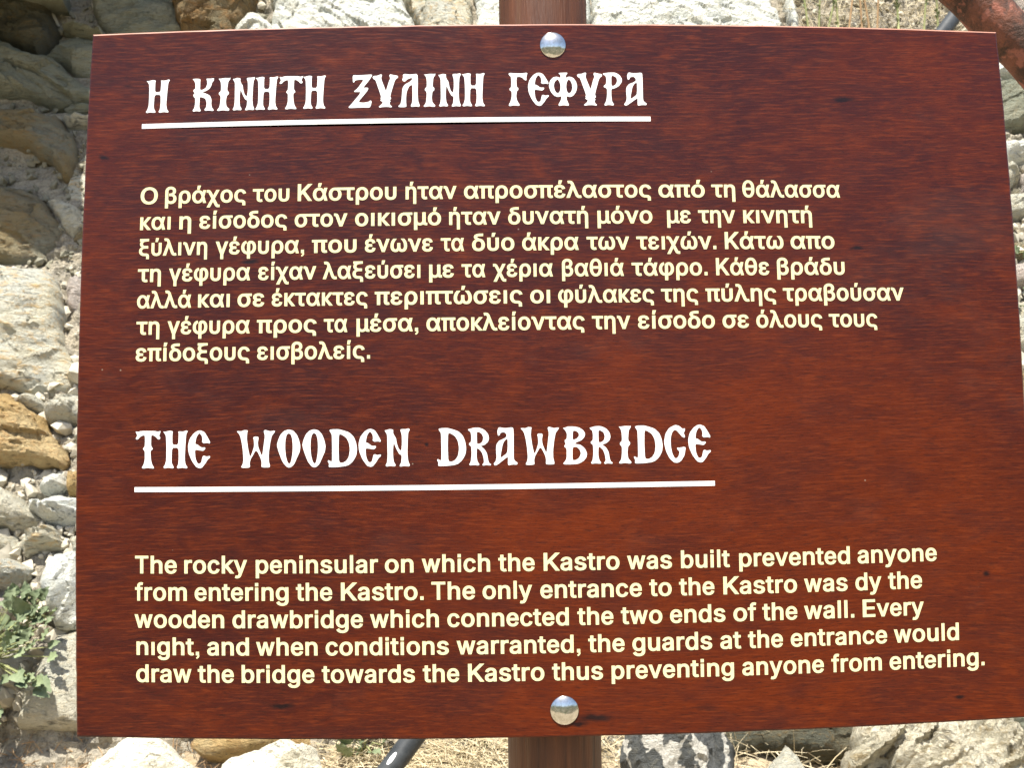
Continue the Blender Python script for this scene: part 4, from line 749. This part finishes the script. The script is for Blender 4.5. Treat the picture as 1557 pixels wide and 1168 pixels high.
for i, sp in enumerate(sites):
    P1 = np.array([sp])
    if pip(P1, dirt)[0]: continue
    inside = any(pip(P1, h_)[0] for h_ in hand_polys)
    if inside: continue
    cell = [(sp[0] - .22, sp[1] - .13), (sp[0] + .22, sp[1] - .13), (sp[0] + .22, sp[1] + .13), (sp[0] - .22, sp[1] + .13)]
    for k, o_ in enumerate(sites):
        if k == i or abs(o_[0] - sp[0]) > .5 or abs(o_[1] - sp[1]) > .35: continue
        dx, dy = o_[0] - sp[0], o_[1] - sp[1]; L = math.hypot(dx, dy)
        g_ = .006
        cell = clip(cell, (sp[0] + dx / 2 - dx / L * g_, sp[1] + dy / 2 - dy / L * g_), (dx / L, dy / L))
        if len(cell) < 3: break
    if len(cell) < 3: continue
    cell = [(x, max(y, 0.0)) for x, y in cell]
    CA = np.array(cell)
    ctr_vis = pip(P1, vis)[0] and not pip(P1, brd)[0]
    near = min(edist(P1, h_)[0] for h_ in hand_polys)
    if ctr_vis and near < .05: continue
    st = .012 if ctr_vis else (.022 if abs(sp[0]) < 1.4 else .035)
    seed = 200 + i
    stone_obj('stone', cell, WALL, M[kinds[seed * 7 % 9]], wall, H=random.uniform(.03, .055), n0=-.035, step=st, seed=seed, ang=random.uniform(-.6, .6), rough=.8)
    cnt += 1
print('filler stones', cnt)

# small rubble packed in the joints
def pebbles(name, pts, mat, parent, kind='stuff', lo=.004, hi=.014):
    t_ = (1 + 5 ** .5) / 2
    iv = np.array([(-1, t_, 0), (1, t_, 0), (-1, -t_, 0), (1, -t_, 0), (0, -1, t_), (0, 1, t_), (0, -1, -t_), (0, 1, -t_), (t_, 0, -1), (t_, 0, 1), (-t_, 0, -1), (-t_, 0, 1)])
    iv /= np.linalg.norm(iv[0])
    fi = [(0,11,5),(0,5,1),(0,1,7),(0,7,10),(0,10,11),(1,5,9),(5,11,4),(11,10,2),(10,7,6),(7,1,8),(3,9,4),(3,4,2),(3,2,6),(3,6,8),(3,8,9),(4,9,5),(2,4,11),(6,2,10),(8,6,7),(9,8,1)]
    VV, FF = [], []
    for p in pts:
        r = lo + (hi - lo) * rng.random() ** 2.2
        sc = np.array([1, rng.uniform(.5, 1), rng.uniform(.35, .9)]) * r
        q, _ = np.linalg.qr(rng.normal(size=(3, 3)))
        b0 = len(VV)
        pv = (iv * (1 + rng.uniform(-.42, .42, (12, 1))) * sc) @ q + np.array(p)
        VV += pv.tolist(); FF += [(a + b0, b + b0, c + b0) for a, b, c in fi]
    o = mesh_obj(name, VV, FF, mat, parent)
    if kind: tag(o, kind=kind)
    return o
def wall_pt(px, py, z=-.02):
    a, b = px_on(WALL, px, py)
    return p0 + su * a + uu * b + nn * z
def scatter(boxes, n_, z0, z1):
    o = []
    w = [(b[2] - b[0]) * (b[3] - b[1]) for b in boxes]; W_ = sum(w)
    for b, a_ in zip(boxes, w):
        for _ in range(int(n_ * a_ / W_)):
            px, py = rng.uniform(b[0], b[2]), rng.uniform(b[1], b[3])
            o.append(tuple(wall_pt(px, py, rng.uniform(z0, z1))))
    return o
pebbles('rubble_fill', scatter([(-40, 400, 150, 1100), (1490, 60, 1620, 700), (1190, -60, 1540, 70), (1190, -60, 1540, 70)], 1000, -.022, .002), M['pebble'], wall)
pebbles('rubble_fill', scatter([(-40, 400, 150, 1100), (1490, 60, 1620, 700), (60, -20, 420, 60)], 420, -.02, .004), M['pebble'], wall, lo=.010, hi=.030)
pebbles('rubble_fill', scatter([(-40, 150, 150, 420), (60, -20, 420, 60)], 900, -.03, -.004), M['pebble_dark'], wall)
pebbles('rubble_fill', scatter([(150, 60, 1500, 1110)], 900, -.03, -.005), M['pebble'], wall, hi=.018)
# boulder added at the wall's upper left, mostly out of view, to shade its corner
SH = [px_on(WALL, x, y) for x, y in [(-560, -700), (372, -700), (384, -8), (262, 66), (150, 150), (112, 300), (128, 398), (60, 404), (-60, 402), (-560, 450)]]
lift = 0.90
pts = [p0 + su * a + uu * b + SUN_FROM * lift for a, b in SH]
nb_ = SUN_FROM.cross(Vector((1, 0, 0))).normalized()
fr = (pts[0] * 0 + p0 + SUN_FROM * lift, su, uu, nn)
verts, faces = stone_mesh(SH, fr, .06, .0, .04, 91, back=.80)
boulder = mesh_obj('added_shade_boulder', verts, faces, M['grey'], smooth=True, origin=sum(verts, Vector()) / len(verts))
tag(boulder, 'added grey boulder shape that shades the upper left corner of the rubble wall', 'boulder')

# ------------------------------------------------------------------ loose rocks on the ground, below the sign
def loose(poly, Y, mat, label, H=.07, seed=1, lean=.75, **kw):
    c = at(sum(x for x, y in poly) / len(poly), sum(y for x, y in poly) / len(poly), Y)
    fr = frame_from(c, (0, -1, lean))
    q = [px_on(fr, x, y) for x, y in poly]
    o = stone_obj('rock', q, fr, M[mat], None, H=H, n0=0, step=.0042, seed=seed, back=.10, **kw)
    tag(o, label, 'rock', 'loose rocks on the ground under the sign')
    return o
loose([(108,1230),(140,1172),(172,1150),(196,1128),(212,1118),(236,1122),(262,1140),(300,1172),(330,1230)], .84, 'bleached', 'pointed cream rock at the lower left, under the bottom left part of the board', seed=61, ang=.3, rough=.75)
loose([(318,1240),(334,1172),(360,1152),(410,1142),(440,1128),(470,1136),(488,1156),(500,1190),(500,1240)], .84, 'bleached', 'broad rounded cream rock between the pointed rock and the dark pole', seed=62, ang=.1, rough=.85)
loose([(300,1118),(420,1112),(470,1118),(474,1136),(430,1134),(380,1148),(330,1152),(290,1134)], 1.00, 'ochre', 'low sandy rock half hidden behind the two cream rocks', seed=63, H=.03, rough=.5)
loose([(944,1150),(952,1112),(990,1096),(1060,1096),(1100,1112),(1118,1150),(1124,1230),(960,1230),(950,1180)], .88, 'blackwhite', 'dark rock with white veins just right of the sign post', seed=64, ang=.8)
loose([(1146,1230),(1168,1168),(1194,1134),(1214,1150),(1232,1180),(1246,1230)], .80, 'pale', 'small pointed pale stone between the veined rock and the large streaked rock', seed=65, H=.022, rough=.5, lean=1.1)
loose([(1106,1106),(1180,1096),(1300,1084),(1310,1150),(1250,1160),(1160,1140),(1110,1140)], 1.02, 'slate', 'dark slate slab behind the small pointed pale stone', seed=66, H=.05)
loose([(1290,1240),(1284,1150),(1300,1106),(1340,1088),(1440,1076),(1524,1076),(1542,1110),(1560,1150),(1580,1240)], .90, 'streak', 'large streaked cream and brown rock at the lower right corner', seed=67, H=.09, ang=.5, rough=1.3)
loose([(1532,1090),(1600,1084),(1620,1150),(1575,1170),(1548,1120)], 1.0, 'grey', 'grey stone at the right edge behind the large streaked rock', seed=68, H=.05)

# gravel and straw on the ground
def gpt(px, py):
    d = AX_F * 1500.0 + AX_R * (px - 778.5) + AX_D * (py - 584.0)
    lo_, hi_ = .3, 3.2
    f = lambda k: (CAM + d * (k / d.y)).z - ground_h((CAM + d * (k / d.y)).x, (CAM + d * (k / d.y)).y)
    k = .75
    while k < 3 and f(k) > 0: k += .01
    return CAM + d * (k / d.y)
gp = []
for _ in range(1500):
    x = rng.uniform(-1.6, 1.6); y = rng.uniform(.15, 1.15)
    gp.append((x, y, ground_h(x, y) + .002))
pebbles('gravel', gp, M['pebble'], None, lo=.003, hi=.012)
bpy.data.objects['gravel']['label'] = 'loose gravel on the dry ground'

def straws(name, centres, mat, n_, spread, lmin, lmax, w, lift_, label, updir=.25):
    VV, FF = [], []
    for _ in range(n_):
        cx, cy = centres[rng.integers(len(centres))]
        x = cx + rng.normal() * spread; y = cy + rng.normal() * spread * .8
        z = ground_h(x, y) + rng.uniform(0, lift_)
        th = rng.uniform(0, 2 * math.pi); el_ = rng.normal() * updir + updir * .3
        L = rng.uniform(lmin, lmax); d = Vector((math.cos(th) * math.cos(el_), math.sin(th) * math.cos(el_), math.sin(el_)))
        sd = d.cross(Vector((0, 0, 1))).normalized(); up_ = sd.cross(d)
        cv = rng.uniform(-.25, .25)
        pts_ = [Vector((x, y, z)) + d * (L * k / 3) + (sd * cv - up_ * .15) * L * (k / 3) ** 2 for k in range(4)]
        ww = w * rng.uniform(.5, 1.3)
        b0 = len(VV)
        for k, p in enumerate(pts_):
            r = ww * (1 - .25 * k)
            VV += [p + sd * r, p - sd * r * .5 + up_ * r * .8, p - sd * r * .5 - up_ * r * .8]
        for k in range(3):
            for j in range(3):
                j2 = (j + 1) % 3
                FF.append((b0 + k * 3 + j, b0 + k * 3 + j2, b0 + k * 3 + 3 + j2, b0 + k * 3 + 3 + j))
    o = mesh_obj(name, VV, FF, mat)
    tag(o, label, kind='stuff'); return o
def cen(*pp): return [tuple(gpt(x, y)[:2]) for x, y in pp]
straws('dry_grass', cen((680, 1150), (720, 1140), (640, 1165), (750, 1160), (560, 1160), (700, 1175), (770, 1130)), M['straw'], 2200, .05, .03, .11, .0011, .025, 'matted dry straw on the ground left of the post', .25)
straws('dry_grass', cen((930, 1165), (940, 1140), (1130, 1160), (1240, 1165), (1120, 1130)), M['straw'], 420, .035, .03, .12, .0010, .03, 'dry straw between the rocks right of the post', .5)
straws('dry_grass', cen((40, 1130), (90, 1140), (20, 1110), (120, 1150), (60, 1165), (310, 1150)), M['straw_brown'], 420, .035, .015, .05, .0012, .03, 'brown dead stalks at the foot of the wall on the left', .7)
straws('dry_grass', [(x, y) for x in np.arange(-1.5, 1.6, .25) for y in (.25, .45, .65, .85)], M['straw'], 2600, .12, .03, .10, .0011, .01, 'scattered straw over the dry bank', .12)

VV, FF = [], []
for _ in range(900):
    c_ = wall_pt(rng.uniform(1195, 1540), rng.uniform(-60, 75), rng.uniform(-.01, .03))
    d = (su * rng.normal() * .7 + uu * abs(rng.normal()) + nn * rng.normal() * .35).normalized(); L = rng.uniform(.02, .09)
    sd = d.cross(nn).normalized(); bend_ = sd * rng.normal() * .15 * L; w_ = rng.uniform(.0005, .0012)
    b0 = len(VV)
    for k in range(4):
        q = c_ + d * (L * k / 3) + bend_ * (k / 3) ** 2
        r = w_ * (1 - .22 * k)
        VV += [q + sd * r, q - sd * r * .5 + nn * r * .8, q - sd * r * .5 - nn * r * .8]
    for k in range(3):
        for j_ in range(3):
            j2 = (j_ + 1) % 3
            FF.append((b0 + k * 3 + j_, b0 + k * 3 + j2, b0 + k * 3 + 3 + j2, b0 + k * 3 + 3 + j_))
tag(mesh_obj('dry_grass', VV, FF, M['straw']), 'fine dry grass and twigs on the rubble at the upper right', kind='stuff')

# ------------------------------------------------------------------ plants
def leaf_mesh(L, W_, curl, nseg=9):
    VV, FF = [], []
    for i in range(nseg + 1):
        k = i / nseg
        w = W_ * math.sin(math.pi * min(1, .08 + .92 * k) ** .8) * (1 if k < 1 else 0)
        z = curl * k * k
        wob = .22 * W_ * math.sin(i * 2.1); w *= 1 + .16 * math.sin(i * 2.6)
        VV += [(-w, k * L, z + w * .35 + wob), (0, k * L, z), (w, k * L, z + w * .35 - wob)]
    for i in range(nseg):
        a = i * 3
        FF += [(a, a + 1, a + 4, a + 3), (a + 1, a + 2, a + 5, a + 4)]
    return VV, FF
def leaf_data(name, L, W_, curl, mat):
    VV, FF = leaf_mesh(L, W_, curl)
    me = bpy.data.meshes.new(name); me.from_pydata(VV, [], FF); me.materials.append(mat)
    me.polygons.foreach_set('use_smooth', [True] * len(me.polygons)); return me
LA = [leaf_data('leaf', .060, .020, -.018, M['leaf']), leaf_data('leaf', .048, .018, .010, M['leaf_light']), leaf_data('leaf', .038, .013, -.008, M['leaf'])]

def leafy(base, nrm, n_, spread, label, group, sc=1.0, tall=0.05):
    root = empty('leafy_plant', base)
    tag(root, label, 'plant', group)
    nrm = Vector(nrm).normalized()
    VS, FS = [], []
    side = nrm.cross(Vector((1, 0, 0))).normalized()
    for i in range(n_):
        a = i * 2.4 + random.uniform(-.4, .4); k = math.sqrt((i + .5) / n_)
        tgt = Vector(base) + Vector((1, 0, 0)) * math.cos(a) * spread * k + side * math.sin(a) * spread * k + nrm * tall * (1.1 - k * .6) * random.uniform(.7, 1.2)
        me = LA[i % 3]
        o = bpy.data.objects.new('leaf', me)
        d = ((tgt - Vector(base)).normalized() * .8 + nrm * .25 + Vector((random.uniform(-.5, .5), 0, random.uniform(-.4, .5)))).normalized()
        zax = (nrm * .8 + Vector((random.uniform(-.5, .5), random.uniform(-.5, .2), random.uniform(0, .8)))).normalized()
        xax = d.cross(zax).normalized(); zax = xax.cross(d)
        s_ = sc * random.uniform(.7, 1.15)
        mt = Matrix((xax, d, zax)).transposed().to_4x4()
        o.matrix_world = Matrix.Translation(tgt - Vector(base)) @ mt @ Matrix.Scale(s_, 4)
        link(o, root)
        mid = (tgt - Vector(base)) * .5 + nrm * .02
        a_, b_f = tube([Vector(base) + Vector((0, 0, 0)), Vector(base) + mid, tgt], [.0016, .0013, .0009], 5, False)
        off_ = len(VS); VS += a_; FS += [tuple(q + off_ for q in f) for f in b_f]
    mesh_obj('stem', VS, FS, M['stem'], root)
    return root
pb = wall_pt(8, 1015, .05)
leafy(pb, WALL[3], 105, .112, 'dusty green leafy plant growing out of the wall at the lower left', 'small plants on and below the wall', .62, .055)
leafy(wall_pt(66, 950, .04), WALL[3], 16, .035, 'small green sprig just above the big leafy plant at the left edge', 'small plants on and below the wall', .75, .04)
leafy(wall_pt(1560, 400, .01), WALL[3], 10, .03, 'small green plant in a joint at the right edge of the wall', 'small plants on and below the wall', .5, .03)
leafy(wall_pt(1562, 478, .01), WALL[3], 12, .03, 'light green plant at the right edge below the other one', 'small plants on and below the wall', .6, .03)
g1 = gpt(550, 1172)
leafy(g1 + Vector((0, .03, .01)), (0, -.4, 1), 9, .035, 'greyish green rosette beside the broad cream rock', 'small plants on and below the wall', .9, .05)
g2 = gpt(722, 1134)
leafy(g2 + Vector((0, .02, 0)), (0, -.3, 1), 12, .05, 'low green weed in the straw just left of the post', 'small plants on and below the wall', .55, .03)
g3 = gpt(98, 1120)
leafy(g3, (0, -.5, 1), 8, .015, 'tiny dark green shoot standing in the brown dead stalks', 'small plants on and below the wall', .35, .05)

def weed(px, bend, hgt, mat, label, nl=10, leafmat=2, py=80):
    base = wall_pt(px, py, .03)
    root = empty('tall_weed', base)
    tag(root, label, 'weed', 'thin weeds growing up the wall at the upper right')
    pts_ = [base + Vector((bend * (k / 6) ** 1.5, -.02 * k / 6, hgt * k / 6)) for k in range(7)]
    a_, f_ = tube(pts_, [.0030 - .0003 * k for k in range(7)], 7)
    mesh_obj('stem', a_, f_, mat, root, smooth=True)
    for i in range(nl):
        k = random.uniform(.1, 1); q = base + Vector((bend * k ** 1.5, -.02 * k, hgt * k)) - base
        o = bpy.data.objects.new('leaf', LA[leafmat])
        o.location = q; o.rotation_euler = (random.uniform(.1, 1.2), random.uniform(-.5, .5), random.uniform(0, 6.3))
        o.scale = (.35,) * 3
        if random.random() < .5: o.scale = (.2, .5, .3)
        link(o, root)
weed(1226, -.05, .30, M['stem'], 'thin green weed stalk nearest the white strip of rock', 8)
weed(1240, .02, .30, M['stem'], 'bright green weed with the thickest green stalk', 14)
weed(1252, .10, .30, M['stem'], 'green weed stalk leaning to the right', 12)
weed(1306, -.02, .30, M['straw_brown'], 'thick reddish brown dry stalk', 3)
weed(1328, .02, .30, M['straw_brown'], 'brown dry stalk right of the thickest one', 4)
weed(1318, -.06, .30, M['straw_brown'], 'very thin brown stalk leaning between the other two', 3)
weed(1270, -.03, .30, M['stem'], 'pale green weed stalk between the leaning green stalk and the reddish one', 16, py=70)
weed(1285, .05, .28, M['straw_brown'], 'faint brown stalk just left of the thick reddish one', 6, py=75)
weed(1360, -.02, .26, M['stem'], 'low green weed in the gap between the brown stalks and the dark pole', 18, py=60)
weed(1398, .03, .28, M['stem'], 'fine green weed close to the dark pole', 16)
weed(1420, -.01, .28, M['stem'], 'fine yellowish weed touching the dark pole', 14)

# ------------------------------------------------------------------ rusty handrail and dark pole
rail = empty('rusty_handrail', at(1900, 420, .26))
tag(rail, 'thick rusty pipe handrail crossing the upper right corner behind the sign', 'handrail')
a0, a1 = at(1390, -98, .26), at(1900, 432, .26)
NP = 60
pts = [a0.lerp(a1, k / NP) + Vector((0, 0, .0015 * math.sin(k * .7))) for k in range(NP + 1)]
pts.append(pts[-1] + Vector((.25, 0, -.01)))
a_, f_ = tube(pts, .0243, 32)
mesh_obj('rail', a_, f_, M['rust'], rail, smooth=True)
foot = pts[-2]
a_, f_ = tube([Vector((foot.x, foot.y, -.1)), foot], .021, 24)
mesh_obj('post', a_, f_, M['rust'], rail, smooth=True)

b0_, b1_ = at(606.5, 1152, .77), at(1447, 30, 1.36)
dirv = (b1_ - b0_)
kk = 0.0
while kk < .6 and (b0_ - dirv * kk).z > ground_h((b0_ - dirv * kk).x, (b0_ - dirv * kk).y) - .02: kk += .005
lowp = b0_ - dirv * kk; hip = b1_ + dirv * .10
pole = empty('leaning_pole', lowp)
tag(pole, 'dark grey pole leaning behind the sign, with a white dab near its lower end', 'pole')
NP = 40
a_, f_ = tube([lowp.lerp(hip, k / NP) for k in range(NP + 1)], .0162, 28)
mesh_obj('shaft', a_, f_, M['darkpipe'], pole, smooth=True)
# the white dab: a curved white patch on the pole
ax_ = dirv.normalized(); q0 = at(598, 1157, .77)
tt = (q0 - lowp).dot(ax_)
cpt = lowp + ax_ * tt
toc = (CAM - cpt).normalized(); e1 = (toc - ax_ * toc.dot(ax_)).normalized(); e2 = ax_.cross(e1)
if e2.dot(AX_R) > 0: e2 = -e2
V, F = [(cpt + (e1 * math.cos(.45) + e2 * math.sin(.45)) * .0166)], []
for k in range(24):
    th = 2 * math.pi * k / 24
    ph = .45 + .20 * math.cos(th)
    V.append(cpt + ax_ * (.0105 * math.sin(th)) + (e1 * math.cos(ph) + e2 * math.sin(ph)) * .01665)
for k in range(24): F.append((0, 1 + k, 1 + (k + 1) % 24))
mesh_obj('white_dab', V, F, M['whitedab'], pole)

# ------------------------------------------------------------------ the sign
KW, UC, VC, VH = 0.10842, -0.02605, -0.00397, 0.74885
def bp(u_, v_, y=0.0):
    """board coordinates (in board widths, v downward) to a point; the sheet is very slightly barrelled"""
    du, dv = u_ - .5 - UC, v_ - .38 - VC
    k = 1 - KW * (du * du + dv * dv)
    return BC + Vector(((UC + du * k) * BW, y, -(VC + dv * k) * BW))

sign = empty('wooden_sign', (BC.x, .05, 0.0))
tag(sign, 'red brown varnished wooden information board with Greek and English lettering on a round post', 'sign')

def outline(ins, n_=48):
    a = ins / BW
    u0, u1, v0, v1 = a, 1 - a, a, VH - a
    o = []
    for k in range(n_): o.append((u0 + (u1 - u0) * k / n_, v0))
    for k in range(n_): o.append((u1, v0 + (v1 - v0) * k / n_))
    for k in range(n_): o.append((u1 - (u1 - u0) * k / n_, v1))
    for k in range(n_): o.append((u0, v1 - (v1 - v0) * k / n_))
    return o
TH = .014
V, F = [], []
levels = [(.0016, 0.0), (.0004, .0007), (0.0, .0022), (0.0, TH)]
def wob(u_, v_, k):   # tiny nicks along the sawn edges
    return .00035 * noise.noise(Vector((u_ * 90, v_ * 90, k))) + .0007 * max(0, noise.noise(Vector((u_ * 40, v_ * 40, 5))) - .3)
for li, (ins, y) in enumerate(levels):
    for (u_, v_) in outline(ins):
        w_ = wob(u_, v_, 0) if li < 3 else 0
        q = bp(u_, v_, y)
        cc = Vector((BC.x, q.y, BC.z)); q = q + (cc - q).normalized() * w_ * (1 if li else 1.2)
        V.append(q)
N = 48 * 4
F.append(tuple(range(N)))
for l_ in range(3):
    for k in range(N):
        k2 = (k + 1) % N
        F.append((l_ * N + k2, l_ * N + k, (l_ + 1) * N + k, (l_ + 1) * N + k2))
F.append(tuple(3 * N + k for k in range(N))[::-1])
panel = mesh_obj('board', V, F, M['board'], sign)
panel.data.materials.append(M['sunlit_edge'])
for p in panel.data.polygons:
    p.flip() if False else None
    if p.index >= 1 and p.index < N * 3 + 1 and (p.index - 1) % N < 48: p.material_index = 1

import bmesh
bm = bmesh.new(); bm.from_mesh(panel.data); bmesh.ops.recalc_face_normals(bm, faces=bm.faces); bm.to_mesh(panel.data); bm.free()

# post
pcx = bp(.4955, .38).x
V, F = [], []
NPH, NS = 90, 40
zb, zt = ground_h(pcx, .055) - .25, BC.z + .38 * BW + .085
for j in range(NPH + 1):
    z = zb + (zt - zb) * j / NPH
    for k in range(NS):
        th = 2 * math.pi * k / NS
        r = .0357 * (1 + .012 * noise.noise(Vector((math.cos(th) * 2, math.sin(th) * 2, z * 2))) + .01 * noise.noise(Vector((math.cos(th) * 9, math.sin(th) * 9, z * .8))))
        V.append((pcx + r * math.cos(th), TH + .0362 + r * math.sin(th), z))
for j in range(NPH):
    for k in range(NS):
        k2 = (k + 1) % NS
        F.append((j * NS + k, j * NS + k2, (j + 1) * NS + k2, (j + 1) * NS + k))
F.append(tuple(NPH * NS + k for k in range(NS)))
mesh_obj('post', V, F, M['post'], sign, smooth=True)

# dome headed bolts
def bolt(u_, v_, r):
    c = bp(u_, v_, 0)
    V, F = [], []
    prof = [(r * .97, .0), (r * 1.0, -.0003), (r * 1.0, -.0006)]
    for k in range(1, 13):
        a = k / 12 * math.pi / 2
        prof.append((r * math.cos(a) ** .9 if k < 12 else 0.0, -.0010 - .0046 * math.sin(a)))
    # smooth shallow dome (spherical cap)
    cap = .78
    prof = prof[:3] + [(r * math.sin(cap * (1 - k / 12)) / math.sin(cap), -.0006 - r / math.sin(cap) * (math.cos(cap * (1 - k / 12)) - math.cos(cap)) * .74) for k in range(1, 13)]
    NSg = 48
    for (rr, y) in prof[:-1]:
        for k in range(NSg):
            th = 2 * math.pi * k / NSg
            V.append(c + Vector((rr * math.cos(th), y, rr * math.sin(th))))
    V.append(c + Vector((0, prof[-1][1], 0)))
    for j in range(len(prof) - 2):
        for k in range(NSg):
            k2 = (k + 1) % NSg
            F.append((j * NSg + k, j * NSg + k2, (j + 1) * NSg + k2, (j + 1) * NSg + k))
    j = len(prof) - 2
    for k in range(NSg): F.append((j * NSg + k, j * NSg + (k + 1) % NSg, len(V) - 1))
    return mesh_obj('bolt', V, F, M['steel'], sign, smooth=True, origin=c)
bolt(.5022, .0249, .0100)
bolt(.5022, .7212, .0104)

# lettering: cut vinyl a few tenths of a millimetre thick
PROUD = .00018
def parse(s_):
    return [[tuple(float(c_) for c_ in p.split(',')) for p in l.split(' ')] for l in s_.split(';')]
TESS = {}
def tess(key, loops):
    if key not in TESS:
        tri = []; base = []; k = 0
        for l in loops: base.append(k); k += len(l)
        def inside(p, l):
            c = False
            for i in range(len(l)):
                (x0, y0), (x1, y1) = l[i - 1], l[i]
                if (y0 <= p[1] < y1) or (y1 <= p[1] < y0):
                    if x0 + (p[1] - y0) / (y1 - y0) * (x1 - x0) > p[0]: c = not c
            return c
        depth = [sum(inside(l[0], o) for o in loops if o is not l) for l in loops]
        for a, l in enumerate(loops):
            if depth[a] % 2: continue
            grp = [a] + [h_ for h_ in range(len(loops)) if depth[h_] % 2 and inside(loops[h_][0], l)]
            ids = [base[g_] + q for g_ in grp for q in range(len(loops[g_]))]
            for tr in tessellate_polygon([[Vector((x, y, 0)) for x, y in loops[g_]] for g_ in grp]):
                tri.append(tuple(ids[q] for q in tr))
        TESS[key] = tri
    return TESS[key]
def add_glyph(V, F, key, loops, fx, fy):
    """fx, fy map glyph coordinates to board u, v"""
    b0 = len(V); n_ = sum(len(l) for l in loops)
    flat = [p for l in loops for p in l]
    for (x, y) in flat: V.append(bp(fx(x), fy(y), -PROUD))
    for (x, y) in flat: V.append(bp(fx(x), fy(y), -.00002))
    for tr in tess(key, loops):
        a, b, c = tr
        (x0, y0), (x1, y1), (x2, y2) = flat[a], flat[b], flat[c]
        if (x1 - x0) * (y2 - y0) - (x2 - x0) * (y1 - y0) < 0: a, b, c = c, b, a
        F.append((b0 + a, b0 + b, b0 + c))
    i = 0
    for l in loops:
        m_ = len(l)
        for k in range(m_):
            F.append((b0 + i + k, b0 + n_ + i + k, b0 + n_ + i + (k + 1) % m_, b0 + i + (k + 1) % m_))
        i += m_
GL = {c: (adv, parse(s_)) for c, (adv, s_) in GLYPHS.items()}
HG = {c: parse(s_) for c, s_ in HEAD_GLYPHS.items()}
def text_line(v_, words, cap, name):
    V, F = [], []
    for (w, u0, u1) in words:
        pen = 0; items = []
        lo_, hi_ = 1e9, -1e9
        for ch in w:
            adv, loops = GL[ch]
            for l in loops:
                for (x, y) in l: lo_ = min(lo_, pen + x); hi_ = max(hi_, pen + x)
            items.append((ch, pen, loops)); pen += adv
        k = (u1 - u0) / (hi_ - lo_)
        for ch, pn, loops in items:
            add_glyph(V, F, 't' + ch, loops, lambda x, pn=pn: u0 + (pn + x - lo_) * k, lambda y: v_ - y / 400 * cap)
    return mesh_obj(name, V, F, M['cream_print'], sign)
for v_, words in GREEK_LINES: text_line(v_, words, CAP_GREEK, 'text_line')
for v_, words in ENGLISH_LINES: text_line(v_, words, CAP_ENGLISH, 'text_line')
for letters, v0, v1 in (GREEK_HEAD, ENGLISH_HEAD):
    for ch, u0, u1 in letters:
        V, F = [], []
        add_glyph(V, F, 'h' + ch, HG[ch], lambda x: u0 + (u1 - u0) * x / 400, lambda y: v1 - (v1 - v0) * y / 400)
        mesh_obj('heading_letter', V, F, M['white_print'], sign)
for v0, v1, u0, u1 in UNDERLINES:
    V, F = [], []
    bar = [(400 * k / 40, 0) for k in range(41)] + [(400 - 400 * k / 40, 400) for k in range(41)]
    add_glyph(V, F, 'bar', [bar], lambda x: u0 + (u1 - u0) * x / 400, lambda y: v1 - (v1 - v0) * y / 400)
    mesh_obj('underline', V, F, M['white_print'], sign)
